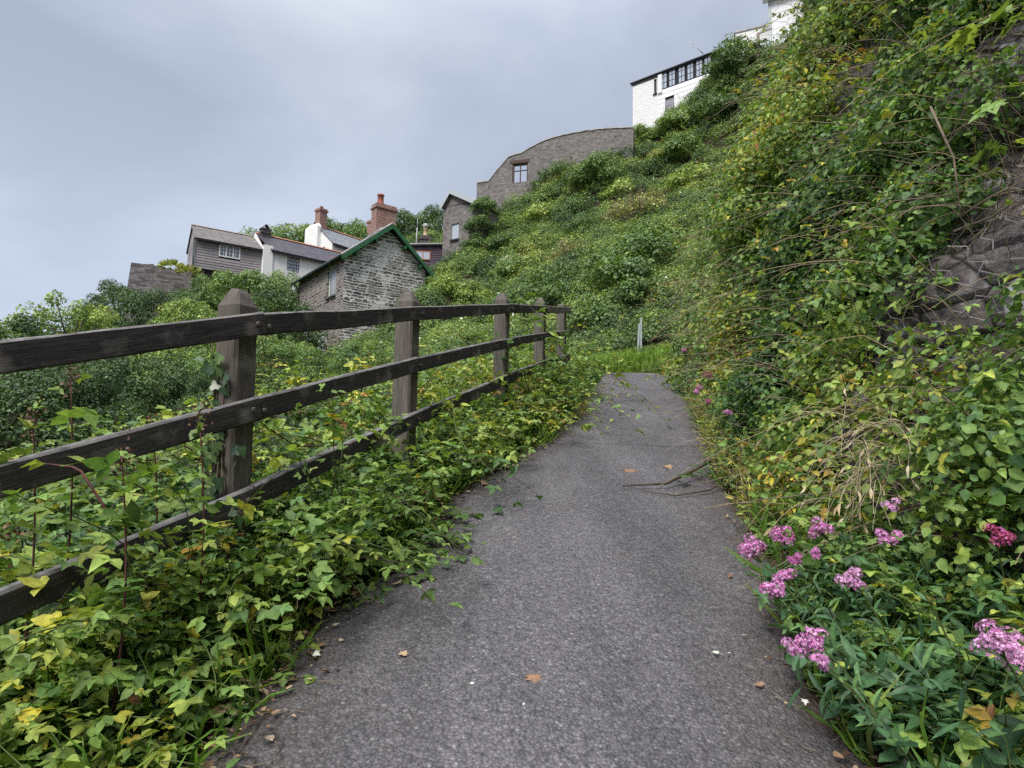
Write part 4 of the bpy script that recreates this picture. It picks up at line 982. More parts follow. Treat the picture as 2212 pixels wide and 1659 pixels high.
# window band
zs = F8.hit(1426, 196)[1]; zh = F8.hit(1426, 152)[1]
lx0 = F8.hit(1437, 230)[0]; lx1 = F8.hit(1456.5, 220)[0]; lz1 = F8.hit(1440, 216)[1]; lz0 = F8.hit(1440, 240)[1] - .6
b = MB(); npl = 14; ph = (zs - zb8) / npl
for k in range(npl):
    a, c = zb8 + k * ph, zb8 + (k + 1) * ph
    segs = [(xa, W)] if (c < lz0 + .02 or a > lz1 - .02) else [(xa, lx0), (lx1, W)]
    for p, q in segs: b.add([(p, -.026, a), (q, -.026, a), (q, -.012, c), (p, -.012, c), (p, 0, a), (q, 0, a)], [(0, 1, 2, 3), (0, 4, 5, 1)])
b.build('boarded_wall', M['white_boards'], th)
window(th, lx0, lx1, lz0, lz1, -.04, 3, 3, M['grey_boards'], M['net_glass'], fr=.07, bar=.04)
band = MB(); band.box(xa + .45, W, .06, .16, zs, .02); bo = band.build('window_band', M['black_paint'], th)
xs_ = [F8.hit(u, 180)[0] for u in (1426.5, 1441, 1444.5, 1459, 1465, 1480, 1484, 1498.5, 1503, 1518, 1521, 1537)]
for k in range(0, 12, 2):
    window(th, xs_[k], xs_[k + 1], zs + .06, zs + .06 + (zh - zs) * .88, .0, 2, 3, M['black_paint'], M['pale_glass'], fr=.05, bar=.05)
b = MB(); b.box(xa + .08, xa + .42, -.14, .06, zs - .25, -.12); b.build('pilaster', M['white_paint'], th)
b = MB(); b.box(-.12, xa + .05, -.08, -.005, -.16, .0); b.box(xa + .052, W, -.09, -.02, -.06, .06); b.build('fascia', M['black_paint'], th)
b = MB(); b.add([(-.22, -.16, .03), (W, -.20, .08), (W, 7, 1.6), (-.22, 7, 1.6), (-.22, -.16, .11), (W, -.20, .16), (W, 7, 1.75), (-.22, 7, 1.75)], [(0, 3, 2, 1), (4, 5, 6, 7), (0, 1, 5, 4), (1, 2, 6, 5), (2, 3, 7, 6), (3, 0, 4, 7)]); b.build('roof', M['slate2'], th)

va = at(1519, 116, 48.6); t = tag(empty('roof_aerial', va), 'small pale twisted aerial sticking up from the edge of the hilltop house roof', 'aerial')
b = MB(); q = at(1499, 96, 48.6) - va; b.tube([np.zeros(3), q * .5 + np.array([.03, 0, -.02]), q], [.05, .04, .035], 6); b.build('mast', M['grey_trim'], t, True)
for k, (du, dv) in enumerate(((-7, -2), (5, -6), (-3, 8))): b = MB(); b.tube([q, at(1499 + du, 96 + dv, 48.6) - va], [.035, .02], 5); b.build('arm', M['grey_trim'], t, True)

# ---- white buildings at the very top right
F9 = Frame(1663, 110, 41, math.atan2(-.45, .89))
tw = F9.root('white_boarded_house', 'tall white boarded house cut by the top edge above the ivy bank', 'house')
zT = F9.hit(1663, 4)[1]
b = MB(); 
for k in range(14): b.box(k * .3, k * .3 + .285, -.03 + .004 * (k % 2), .0, -4, zT)
b.poly([(0, 6, -4), (0, 0, -4), (0, 0, zT + 3), (0, 6, zT + 3)]); b.poly([(0, .001, -4), (4.2, .001, -4), (4.2, .001, zT + 3), (0, .001, zT + 3)])
b.build('boarded_wall', M['white_boards'], tw)
b = MB(); b.box(-.35, 4.3, -.45, -.05, zT, zT + .16); b.box(-.42, 4.3, -.52, .3, zT + .162, zT + .3); b.build('cornice', M['white_paint'], tw)
b = MB(); b.box(-.06, .16, -.09, -.032, -4, zT - .003); b.build('corner_board', M['grey_trim'], tw)
F10 = Frame(1588, 72, 43, math.atan2(-.40, .91))
lw = F10.root('white_garden_wall', 'low white wall with ragged coping between ivy bushes left of the tall white house', 'wall')
xe, zE = F10.hit(1672, 52)
b = MB(); b.add([(0, 0, -4), (xe, 0, -4), (xe, 0, zE), (0, 0, 0), (0, .4, -4), (xe, .4, -4), (xe, .4, zE), (0, .4, 0)], [(0, 1, 2, 3), (5, 4, 7, 6), (4, 0, 3, 7), (1, 5, 6, 2)]); b.build('rendered_face', M['whitewash'], lw)
b = MB(); b.add([(-.1, -.08, .002), (xe, -.08, zE + .002), (xe, .48, zE + .002), (-.1, .48, .002), (-.1, -.08, .14), (xe, -.08, zE + .12), (xe, .48, zE + .12), (-.1, .48, .14)], [(0, 3, 2, 1), (4, 5, 6, 7), (0, 1, 5, 4), (1, 2, 6, 5), (2, 3, 7, 6), (3, 0, 4, 7)]); b.build('coping', M['lead'], lw)
F11 = Frame(1638, 112, 39.5, math.atan2(-.5, .87))
gt = F11.root('balustrade', 'weathered wooden balustrade with thin white bars beside the tall white house', 'railing')
zt = F11.hit(1637, 72)[1]; zq = F11.hit(1665, 61)[1]
b = MB(); b.box(-.09, .09, -.09, .09, -1.2, zt); b.build('post', M['old_timber'], gt)
xe = F11.hit(1668, 75)[0]
b = MB(); b.bar((.092, 0, zt - .06), (xe, 0, zq - .02), .09, .08); b.build('handrail', M['old_timber'], gt)
for k in range(5):
    xx = .25 + (xe - .25) * k / 5; b = MB(); b.box(xx - .025, xx + .025, -.02, .02, -1.0, zt - .11 + (zq - zt) * xx / xe); b.build('baluster', M['white_paint'], gt)

# ---- broken dark stone wall on the left
F12 = Frame(283.6, 567, 46, math.atan2(.57, .82))
rw = F12.root('ruined_stone_wall', 'ragged dark stone retaining wall below and left of the weatherboard house', 'wall')
top = [F12.hit(*p) for p in [(283.6, 567), (310, 570), (330, 571), (353, 578), (385, 582), (413, 586), (440, 596), (470, 602)]]
tx = np.array([t[0] for t in top]); tzz = np.array([t[1] for t in top]); cols = np.linspace(tx[0], tx[-1], 40)
def tp2(x): return float(np.interp(x, tx, tzz)) + mnoise.noise((x * 3.3, 7, 0)) * .10
b = MB()
zb = -5
lean = lambda z: -.07 * (0 - z) if z < 0 else 0
for a, c in zip(cols[:-1], cols[1:]):
    b.poly([(a + (lean(zb) if a == cols[0] else 0), -.3, zb), (c, -.3, zb), (c, 0, tp2(c)), (a, 0, tp2(a))]); b.poly([(a, 0, tp2(a)), (c, 0, tp2(c)), (c, .8, tp2(c)), (a, .8, tp2(a))])
b.poly([(lean(zb), .8, zb), (lean(zb), -.3, zb), (0, 0, tp2(0)), (0, .8, tp2(0))])
b.build('stonework', M['ruin_stone'], rw)

# ---- small white marker posts beyond the crest
for k, (u, v0, v1, ln, lab) in enumerate([(1377.5, 735, 702, -.06, 'shorter leaning white post at the bend of the path'), (1384.5, 722, 690, .0, 'taller upright white post at the bend of the path')]):
    p = at(u, v0, 15.2); q = at(u + (3 if k == 0 else 0), v1, 15.2); t = tag(empty('marker_post', p), lab, 'post', 'white posts at the bend')
    b = MB(); b.bar((0, 0, -.45), (float(q[0] - p[0]), 0, float(q[2] - p[2])), .055, .04); b.build('shaft', M['grey_trim'], t)
    b = MB(); b.box(float(q[0] - p[0]) - .032, float(q[0] - p[0]) + .032, -.03, .03, float(q[2] - p[2]) + .002, float(q[2] - p[2]) + .03); b.build('cap', M['grey_trim'], t)
# ------------------------------------------------------------------ vegetation materials
GREENS = [(0.0, (.020, .048, .018)), (.2, (.046, .106, .036)), (.4, (.104, .200, .058)), (.6, (.205, .315, .070)), (.76, (.36, .415, .085)), (.86, (.50, .42, .045)), (.93, (.36, .17, .055)), (1.0, (.14, .07, .038))]
HILLG = [(0.0, (.036, .068, .026)), (.2, (.082, .148, .050)), (.4, (.155, .250, .068)), (.6, (.255, .360, .085)), (.78, (.40, .45, .095)), (.9, (.30, .25, .13)), (1.0, (.23, .18, .13))]
M['leaf'] = mat_leaf('bramble_leaf', GREENS); M['hill_leaf'] = mat_leaf('hillside_leaf', HILLG, trans=.22)
M['ivy'] = mat_leaf('ivy_leaf', [(0, (.018, .045, .020)), (.5, (.050, .105, .045)), (.8, (.13, .21, .075)), (1, (.30, .32, .08))], trans=.15, spec=.55, rough=.38)
M['blue_leaf'] = mat_leaf('valerian_leaf', [(0, (.030, .080, .035)), (.5, (.075, .165, .070)), (1, (.15, .27, .09))], trans=.25, rough=.45)
M['grass'] = mat_leaf('grass_blade', [(0, (.06, .14, .022)), (.5, (.14, .27, .035)), (.8, (.24, .35, .06)), (1, (.45, .38, .19))], trans=.35)
M['straw'] = mat_leaf('dry_straw', [(0, (.30, .22, .12)), (.5, (.46, .37, .23)), (1, (.55, .47, .33))], trans=.2)
M['cane'] = plain('bramble_cane', (.065, .050, .034), .7, .35, 12); M['green_cane'] = plain('green_cane', (.085, .115, .035), .6, .3, 12); M['dead_twig'] = plain('dead_twig', (.20, .155, .115), .85, .3, 14)
M['red_cane'] = plain('reddish_cane', (.115, .045, .042), .6, .3, 12)
M['bark'] = plain('bark', (.075, .062, .05), .9, .4, 9)
M['pink'] = mat_leaf('valerian_flower', [(0, (.42, .06, .14)), (.3, (.52, .11, .34)), (.65, (.60, .20, .52)), (1, (.74, .44, .70))], trans=.2)
M['white_flower'] = mat_leaf('white_flower', [(0, (.62, .66, .48)), (1, (.82, .82, .76))], trans=.2)
M['seed'] = mat_leaf('brown_seed', [(0, (.09, .045, .03)), (.6, (.20, .10, .06)), (1, (.34, .20, .12))], trans=.05)
M['wire'] = plain('galvanised_wire', (.23, .21, .205), .6, .3, 20)
M['dead_leaf'] = mat_leaf('fallen_leaf', [(0, (.10, .055, .035)), (.4, (.26, .15, .09)), (.75, (.40, .28, .17)), (1, (.50, .40, .28))], trans=.1, rough=.7)

def thit(u, v, dz=0.0, t0=1.0, t1=90):
    """first point of the ground (raised by dz) along the sight line"""
    d = ray(u, v); t = np.arange(t0, t1, .1); P = EYE + d * t[:, None]
    below = P[:, 2] < tz(P[:, 0], P[:, 1]) + dz; k = np.argmax(below)
    return P[k] if below.any() else None
def project(P):
    Q = P - EYE; w = Q @ FW
    return 1106 + FPX * (Q @ RT) / np.maximum(w, 1e-3), 829.5 - FPX * (Q @ UP) / np.maximum(w, 1e-3), w
def inview(P, m=120):
    u, v, w = project(P); return (w > .3) & (u > -m) & (u < 2212 + m) & (v > -m) & (v < 1659 + m)

# ------------------------------------------------------------------ trees and shrubs (things)
def tree_parts(seed, h=5.0, r=2.0, tint=.25, leaf=.11, nb=46, mat='hill_leaf', base=.32, tvar=.08, dens=.6, squash=.8):
    rs = np.random.RandomState(seed); b = MB()
    top = np.array([rs.normal() * .2, rs.normal() * .2, h * .8])
    tr = [top * t + np.array([math.sin(t * 5 + seed) * .08, math.cos(t * 4 + seed) * .08, 0]) for t in np.linspace(0, 1, 8)]
    b.tube([(0, 0, -.6)] + tr, [h * .034] + [h * .03 * (1 - .8 * t) for t in np.linspace(0, 1, 8)], 7)
    cen = []; rad = []
    for k in range(nb):
        z = base + (1 - base) * (k + rs.rand()) / nb; a = rs.rand() * 6.28
        prof = math.sqrt(max(.05, 1 - ((z - base - (1 - base) * .42) / ((1 - base) * .62)) ** 2)); q = r * prof * (.45 + .55 * rs.rand() ** .5)
        c = np.array([math.cos(a) * q, math.sin(a) * q, z * h * .95]); cen.append(c); rad.append(r * (.20 + .16 * rs.rand()) * (1.15 - .4 * z))
        if k % 3 == 0:
            s = tr[min(7, int((z * .72) * 8))]; mid = (s + c) / 2 + np.array([0, 0, -.12 * q])
            b.tube([s, mid, c], [h * .011, h * .007, h * .003], 5)
    L = Leaves(); clumps(L, rs, cen, rad, dens, leaf, np.clip(tint + rs.normal(size=nb) * tvar, 0, .8), squash=squash)
    return b, L
TREE = {}
def tree_proto(key, **k):
    b, L = tree_parts(**k); TREE[key] = (b, L, k.get('mat', 'hill_leaf'), k.get('h', 5.0))
def put_tree(key, u, vtop, Y, label, wide=1.0, group=None, rot=None, name='tree', cat='tree'):
    b, L, mat, h = TREE[key]
    p = at(u, vtop, Y); gz = float(tz(p[0], p[1])); H = max(1.2, p[2] - gz); s = H / (h * 1.04)
    key2 = key + '_made'
    if key2 not in TREE:
        t = empty(name, (0, 0, 0)); tr = b.build('trunk', M['bark'], t, True); cr = L.build('crown', [M[mat]], t); TREE[key2] = (t, tr, cr)
        used = False
    else:
        t0, tr0, cr0 = TREE[key2]; t = t0.copy(); COL.objects.link(t)
        for o in (tr0, cr0): c = o.copy(); COL.objects.link(c); c.parent = t
    t.location = (p[0], p[1], gz); t.scale = (s * wide, s * wide, s); t.rotation_euler = (0, 0, rot if rot is not None else (u * 1.37) % 6.28)
    return tag(t, label, cat, group)
tree_proto('dark', seed=1, tint=.14, r=2.1, nb=58, leaf=.11); tree_proto('mid', seed=2, tint=.33, r=2.3, nb=60, leaf=.11); tree_proto('olive', seed=3, tint=.50, r=2.2, nb=52, leaf=.12)
tree_proto('low', seed=4, tint=.30, r=3.0, nb=70, base=.12, leaf=.11); tree_proto('lowdark', seed=5, tint=.10, r=3.0, nb=70, base=.1, leaf=.11)
G1 = 'trees on the slope left of the cottage'
for a in [('dark', 10, 668, 22, 'rounded dark green tree at the far left edge above the top rail', .8), ('olive', 152, 628, 26, 'olive green tree standing against the sky left of the ruined wall', .85), ('dark', 265, 606, 36, 'dark green tree growing right in front of the ruined wall', .9),
          ('low', 218, 668, 30, 'mid green bushy tree between the olive tree and the ruined wall', .6), ('lowdark', 330, 622, 33, 'dark bushy tree hiding the foot of the ruined wall', .75), ('olive', 420, 640, 30, 'pale olive tree below the boarded house, left of the big fence post', .8),
          ('low', 478, 592, 38, 'mid green tree growing against the boarded house wall', .85), ('mid', 550, 582, 37, 'broad green tree in front of the white cottage', 1.0), ('low', 628, 588, 40, 'leafy tree under the barred window of the white cottage', .75), ('dark', 600, 628, 31, 'dark tree beside the drainpipe of the stone cottage', 1.0),
          ('olive', 385, 690, 24, 'yellowish bush tree just over the top rail, left of the big post', .8)]:
    put_tree(a[0], a[1], a[2], a[3], a[4], a[5], G1)
G2 = 'trees on the skyline behind the houses'
for a in [('mid', 596, 508, 66, 'skyline tree just right of the slate capped chimney', 1.1), ('low', 632, 492, 68, 'spreading skyline tree left of the tall red chimney', 1.0), ('olive', 668, 484, 69, 'skyline tree directly behind the tall red chimney', 1.0), ('dark', 716, 476, 67, 'dark skyline tree between the two red chimneys of the white house', 1.0), ('mid', 748, 474, 68, 'skyline tree behind the rear red chimney', 1.0),
          ('mid', 792, 488, 64, 'skyline tree just left of the cottage chimney', 1.0), ('dark', 872, 458, 64, 'dark skyline tree right of the cottage chimney', 1.0), ('mid', 905, 460, 66, 'green skyline tree above the squat stone chimney', 1.0), ('dark', 948, 447, 62, 'dark skyline tree touching the edge of the grey stone house', .9), ('low', 925, 500, 58, 'lower pale green tree behind the purple shed', .9)]:
    put_tree(a[0], a[1], a[2], a[3] + (10 if a[1] < 800 else 2), a[4], a[5], G2)
G3 = 'bushes seen through the fence'
for a in [('lowdark', 40, 790, 13, 'dark bush below the top rail at the left edge', 1.0), ('lowdark', 170, 775, 15, 'dark bush seen under the top rail, left of the dead flower spike', .9), ('lowdark', 290, 760, 18, 'deep green bush seen under the top rail right of the dead flower spike', .9), ('low', 395, 750, 20, 'grey green bush seen left of the ivy covered post', .9),
          ('low', 610, 725, 22, 'green bush below the stone cottage, right of the ivy covered post', .9), ('mid', 700, 745, 20, 'leafy bush hiding the foot of the stone cottage', 1.0), ('low', 790, 735, 19, 'rounded bush below the gable, left of the second post', .9), ('lowdark', 480, 800, 15, 'shaded bush behind the ivy covered post', .8)]:
    put_tree(a[0], a[1], a[2], a[3], a[4], a[5], G3, name='bush', cat='bush')

def shrub_mesh(key, seed, tint, leaf=.075, n=26, tv=.06, mat='hill_leaf', twig=0, flowers=0, tall=1.0, dens=.6, tvar=.1):
    rs = np.random.RandomState(seed); L = Leaves(); a = rs.rand(n) * 6.28; q = np.sqrt(rs.rand(n)) * .85; z = (1 - q ** 2) * (.35 + .5 * rs.rand(n)) * tall
    cen = np.stack([np.cos(a) * q, np.sin(a) * q, z], 1)
    clumps(L, rs, cen, .22 + .14 * rs.rand(n), dens, leaf, np.clip(tint + rs.normal(size=n) * tv, 0, .95), tvar=tvar)
    if twig:
        d = rvec(rs, twig); d[:, 2] = np.abs(d[:, 2]) + .25; d = nrm(d)
        P = cane_paths(rs, np.zeros((twig, 3)), d, 1.0 * tall + .25 * rs.rand(twig), .1, 6); L.tubes(P, .012, 1)
    if flowers:
        d = rvec(rs, flowers); d[:, 2] = np.abs(d[:, 2]); i = rs.randint(0, n, flowers); p = cen[i] + d * .36
        for k in range(4): L.put(LEAF4, p + rvec(rs, flowers) * .03, rvec(rs, flowers), np.array([0, 0, 1]) + rvec(rs, flowers) * .5, .055, rs.rand(flowers), .5, 2)
    return L, [M[mat], M['dead_twig'], M['white_flower']]
SH = {k: shrub_mesh(k, *v[0], **v[1]) for k, v in dict(
    dark=((11, .27), {}), mid=((12, .34), {}), lime=((13, .62), dict(leaf=.085)), twiggy=((14, .88), dict(dens=.22, twig=90, leaf=.055)), feathery=((15, .24), dict(tall=1.5, leaf=.065)), blossom=((16, .44), dict(flowers=120)),
    yellow=((17, .68), dict(tv=.08)), blue=((18, .30), dict(leaf=.07, tall=1.2))).items()}
SHO = {}
def put_shrub(kind, u, v, size, label, group='shrubs on the hillside', sink=.25, zs=1.0, pos=None):
    p = thit(u, v, .35) if pos is None else pos
    if p is None: return
    if kind not in SHO:
        L, mats = SH[kind]; o = L.build('shrub', mats); SHO[kind] = o
    else: o = SHO[kind].copy(); COL.objects.link(o)
    o.location = (p[0], p[1], float(tz(p[0], p[1])) - sink * size * .3); o.scale = (size, size, size * zs); o.rotation_euler = (0, 0, (u * .731 + v) % 6.28)
    return tag(o, label, 'shrub', group)
for a in [('dark', 1095, 530, 1.5, 'dark square clipped looking shrub right of the grey stone house'), ('blue', 1290, 400, 2.2, 'large blue green shrub below the long curved wall'), ('blue', 1210, 392, 1.9, 'blue green shrub right under the window opening of the curved wall'), ('yellow', 1432, 345, 1.3, 'yellow flowering shrub below the white hilltop house'),
          ('twiggy', 1385, 470, 2.2, 'grey twiggy shrub in the middle of the slope'), ('twiggy', 1240, 555, 1.4, 'brown twiggy shrub halfway down the slope under the curved wall'), ('lime', 1345, 420, 1.5, 'bright green shrub between the blue green shrub and the grey twigs'), ('mid', 1480, 335, 1.8, 'green shrub just below the boarded part of the hilltop house'),
          ('blossom', 1110, 590, 1.6, 'white flowered shrub low on the slope right of the stone cottage'), ('blossom', 1460, 280, 1.7, 'white flowered growth under the lower window of the hilltop house'), ('blossom', 1385, 300, 1.5, 'white flowered growth at the right end of the curved wall'), ('feathery', 1560, 190, 2.2, 'tall feathery shrub covering the right end of the black window band'),
          ('feathery', 1600, 150, 2.4, 'tall green shrub between the hilltop house and the balustrade'), ('dark', 1540, 250, 1.9, 'dark shrub at the corner under the black window band'), ('mid', 1590, 240, 2.2, 'leafy shrub below the weathered balustrade'), ('mid', 1655, 170, 1.5, 'bushy shrub directly under the weathered balustrade'), ('dark', 1640, 128, 1.3, 'dark shrub crowding the foot of the weathered balustrade post'), ('mid', 1690, 130, 1.6, 'green shrub on the bare ground right of the balustrade'), ('lime', 1500, 395, 1.6, 'pale green shrub near the edge of the rock bank, upper slope'),
          ('mid', 1046, 470, 1.1, 'ivy green shrub clinging to the right edge of the grey stone house'), ('dark', 1065, 430, 1.3, 'dark shrub at the low left end of the curved wall'), ('feathery', 1036, 402, 1.0, 'feathery weed growing out of the left end of the curved wall'), ('lime', 1165, 470, 1.5, 'fresh green shrub below the window opening'),
          ('mid', 1180, 640, 1.6, 'green shrub low on the slope above the end of the fence'), ('lime', 965, 625, 1.3, 'lime green shrub at the right corner of the stone cottage'), ('lime', 1020, 640, 1.2, 'lime green shrub above the fence between the third and second posts'), ('mid', 925, 615, 1.3, 'green shrub touching the cottage gable wall'),
          ('dark', 1330, 610, 1.9, 'dark green shrub in the hollow above the bend of the path'), ('mid', 1420, 560, 2.0, 'bushy green shrub on the slope left of the rock bank'), ('dark', 1400, 650, 1.5, 'very dark shrub above the white posts'), ('twiggy', 1440, 640, 1.1, 'pale brown weedy shrub at the foot of the rock bank by the white posts'),
          ('mid', 1290, 690, 1.3, 'green shrub at the left of the bend of the path'), ('blue', 1260, 500, 1.5, 'blue green shrub in the middle of the slope'), ('yellow', 1160, 560, 1.0, 'small yellowish shrub beside the white flowered one'), ('dark', 1052, 505, 1.2, 'dark ivy shrub half way up the right edge of the grey stone house'), ('mid', 1040, 545, 1.2, 'green ivy shrub at the lower right corner of the grey stone house'), ('mid', 1100, 460, 1.3, 'green shrub left of the fresh green one below the window opening')]:
    put_shrub(*a)
for kind, u, v, Y, sz, lab in (('mid', 1388, 752, 15.0, .6, 'low green shrub hiding the feet of the white posts'), ('lime', 1440, 740, 15.6, .5, 'low yellow green shrub right of the white posts'), ('mid', 1300, 745, 16.2, .7, 'low green shrub left of the white posts where the path ends'),
      ('mid', 1047, 445, 40.2, 1.1, 'ivy shrub wrapped round the top right corner of the grey stone house'), ('dark', 1043, 485, 40.0, 1.2, 'ivy shrub covering the right side of the grey stone house'), ('mid', 1028, 525, 39.8, 1.2, 'ivy shrub creeping left below the window level of the grey stone house'), ('dark', 1012, 560, 39.6, 1.2, 'ivy shrub spreading over the base of the grey stone house')):
    q_ = at(u, v, Y); o_ = put_shrub(kind, u, v, sz, lab, pos=q_)
    if Y > 30: o_.location = q_ - np.array([0, 0, sz * .4])
# tufts on the ruined wall
ru = np.random.RandomState(5)
for u, v, lab in ((370, 572, 'reddish tuft of weeds growing on top of the ruined wall'), (408, 584, 'small tuft of weeds on the ruined wall near the boarded house')):
    p = at(u, v + 6, 46.3); L = Leaves(); d = rvec(ru, 90); d[:, 2] = np.abs(d[:, 2]); L.put(LEAF_LONG, np.tile(p, (90, 1)) + d * np.array([.6, .3, .15]), d, rvec(ru, 90), .55, .6 + .4 * ru.rand(90), ru.rand(90), 0)
    tag(L.build('weed_tuft', [M['hill_leaf']], loc=tuple(p)), lab, 'plant'); 
    for o in (bpy.data.objects[-1:] if False else []): pass

# ------------------------------------------------------------------ hillside cover (stuff)
rs = np.random.RandomState(21)
N = 5200; y = 14.3 + 36 * rs.rand(N) ** 1.25; x = -14 + 30 * rs.rand(N)
c = np.stack([x, y, tz(x, y)], 1); foot = np.interp(y, FC[:, 1], FC[:, 0])
ok = inview(c, 60) & ~((y < 17.3) & (x > .2) & (x < 5.0)) & (y < np.where(x > -3, 44.5, 60)) & (x < np.where(y < 19, foot + .6, 99)) & ~((y < 17.5) & (x > pl(y) - .2) & (x < pr(y) + .3))
# keep clear of the houses
for (fr_, w_, d_) in ((Frame(745, 548, 32, math.atan2(.607, .795)), 4.8, 7.6), (F6, 2.6, 6), (F4, 3.0, 3)):
    q = c - fr_.o; a_, b_ = q @ fr_.dx, q @ fr_.dy; ok &= ~((a_ > -.7) & (a_ < w_ + .5) & (b_ > -.9) & (b_ < d_))
c = c[ok][:2400]; n = len(c); far = c[:, 1]
patch = np.array([mnoise.noise((p[0] * .33, p[1] * .33, 0)) for p in c]); patch2 = np.array([mnoise.noise((p[0] * .9, p[1] * .9, 9)) for p in c])
tint = np.clip(.37 + .34 * patch + .28 * patch2 + rs.normal(size=n) * .11, .05, .95)
r = (.28 + .42 * rs.rand(n)) * (.75 + far / 55)
c[:, 2] += r * .25
L = Leaves(); clumps(L, rs, c, r, .62, .050 + far * .0009, tint)
k = rs.randint(0, n, 900); d = rvec(rs, 900); d[:, 2] = np.abs(d[:, 2]); d[:, 1] -= .5; d = nrm(d)
fp = c[k] + d * (r[k] * 1.02)[:, None]; fs = .05 + .06 * rs.rand(900)
for t in range(2): L.put(LEAF4, fp, rvec(rs, 900), d + rvec(rs, 900) * .4, fs, rs.rand(900), .5, 1)
m_ = 700; P = cane_paths(rs, c[rs.randint(0, n, m_)], nrm(rvec(rs, m_) + np.array([-.2, -.3, .9])), .8 + rs.rand(m_), .25, 7); L.tubes(P, .009, 2)
m_ = 1500; k = rs.randint(0, n, m_); P = cane_paths(rs, c[k] - np.array([0, 0, .2]), nrm(rvec(rs, m_) * .5 + np.array([-.15, -.25, .9])), .8 + 1.1 * rs.rand(m_), .3, 8)
cane_leaves(L, rs, P, 15, .055 + .0008 * far[k], np.clip(tint[k] + .15 + rs.normal(size=m_) * .12, .1, .95), tri=True, petiole=.05); L.tubes(P, .008, 2)
tag(L.build('hillside_undergrowth', [M['hill_leaf'], M['white_flower'], M['dead_twig']]), 'tangled green undergrowth with small white flowers covering the hillside', 'undergrowth', kind='stuff')

# left slope cover
N = 2600; y = 3.5 + 30 * rs.rand(N) ** 1.1; x = -22 + 21 * rs.rand(N); c = np.stack([x, y, tz(x, y)], 1)
fx = np.interp(y, [FP[i][1] for i in range(6)], [FP[i][0] for i in range(6)])
ok = inview(c, 120) & (x < fx - 1.2) & (np.where(y > 9, x < pl(y) - 1.4, True)); c = c[ok]
q = c - cot.location; fr_ = Frame(745, 548, 32, math.atan2(.607, .795)); q = c - fr_.o; a_, b_ = q @ fr_.dx, q @ fr_.dy; c = c[~((a_ > -.8) & (a_ < 5.2) & (b_ > -.9) & (b_ < 7.6))][:1000]
n = len(c); patch = np.array([mnoise.noise((p[0] * .3, p[1] * .3, 4)) for p in c])
r = (.3 + .4 * rs.rand(n)) * (.8 + c[:, 1] / 40); c[:, 2] += r * .3
L = Leaves(); clumps(L, rs, c, r, .6, .060 + c[:, 1] * .0011, np.clip(.34 + .34 * patch + rs.normal(size=n) * .1, .05, .85))
tag(L.build('slope_undergrowth', [M['hill_leaf']]), 'green undergrowth falling away behind the fence', 'undergrowth', kind='stuff')
# ------------------------------------------------------------------ near vegetation
rs = np.random.RandomState(77)
FXY = np.array([[FP[i][1], FP[i][0]] for i in range(6)])
def fx_at(y): return np.interp(y, FXY[:, 0], FXY[:, 1])
def zpos(x, y): return np.stack([x, y, tz(x, y)], -1)
def nz2(p, f, s): return np.array([mnoise.noise((a[0] * f, a[1] * f, s)) for a in p])

# bramble thicket behind the fence (stuff)
N = 1500; y = .6 + 12.5 * rs.rand(N) ** 1.35; x = fx_at(y) - .18 - (2.9 + .10 * y) * rs.rand(N) ** 1.25
p0 = zpos(x, y); p0 = p0[inview(p0, 350)]; n = len(p0)
hgt = .55 + .75 * np.clip(.5 + .9 * nz2(p0, .8, 3), 0, 1)
hgt *= np.clip(.55 + (p0[:, 1] - 1.0) / 5, .5, 1.35)
d0 = nrm(rs.normal(size=(n, 3)) * np.array([.6, .6, .15]) + np.array([.05, -.1, .95]))
P = cane_paths(rs, p0, d0, hgt * 1.5, .62, 10)
L = Leaves(); tint = np.clip(.58 + .34 * nz2(p0, .9, 8) + rs.normal(size=n) * .08, .18, .80)
cane_leaves(L, rs, P, 12, .052, tint, tvar=.085, petiole=.05); L.tubes(P, .0042, 1)
# low layer of leaves under the canes
c = zpos(fx_at(y2 := .6 + 12 * rs.rand(900) ** 1.3) - .1 - 3.0 * rs.rand(900), y2); c = c[inview(c, 300)]
r = .13 + .16 * rs.rand(len(c)); c[:, 2] += r * .5
clumps(L, rs, c, r, .75, .055, np.clip(.40 + .3 * nz2(c, .8, 5), .08, .75), tmpl=LEAF_OV, tvar=.09)
# dry brown fruit heads among the brambles
def seed_heads(L, P, n, mat, size=.018, spread=.055, tint=None):
    k = rs.randint(0, len(P), n); e = P[k, -1] if P.ndim == 3 else P[k]
    m = 26; q = np.repeat(e, m, 0) + rs.normal(size=(n * m, 3)) * spread * np.array([1, 1, .8])
    for t in range(2): L.put(LEAF4, q, rvec(rs, n * m), rvec(rs, n * m), size, rs.rand(n * m) if tint is None else tint, rs.rand(n * m), mat)
sel = P[(p0[:, 1] > 2.6)]; seed_heads(L, sel, 130, 2)
tag(L.build('bramble_thicket', [M['leaf'], M['cane'], M['seed']]), 'thicket of yellow green brambles with dry brown fruit heads crowding behind the fence', 'brambles', kind='stuff')

# weeds of the left verge, between fence and path, spilling through the rails (stuff)
N = 1400; y = .55 + 8.6 * rs.rand(N) ** 1.5; a = fx_at(y) - .15; b_ = pl(y) - .02
x = a + (b_ - a) * rs.rand(N) ** .9
c = zpos(x, y); ok = inview(c, 300); c = c[ok]; n = len(c)
edge = np.clip((pl(c[:, 1]) - .03 - c[:, 0]) / .55, .06, 1)
gapz = np.clip(.6 + .9 * nz2(c, 1.4, 31), .25, 1.1)
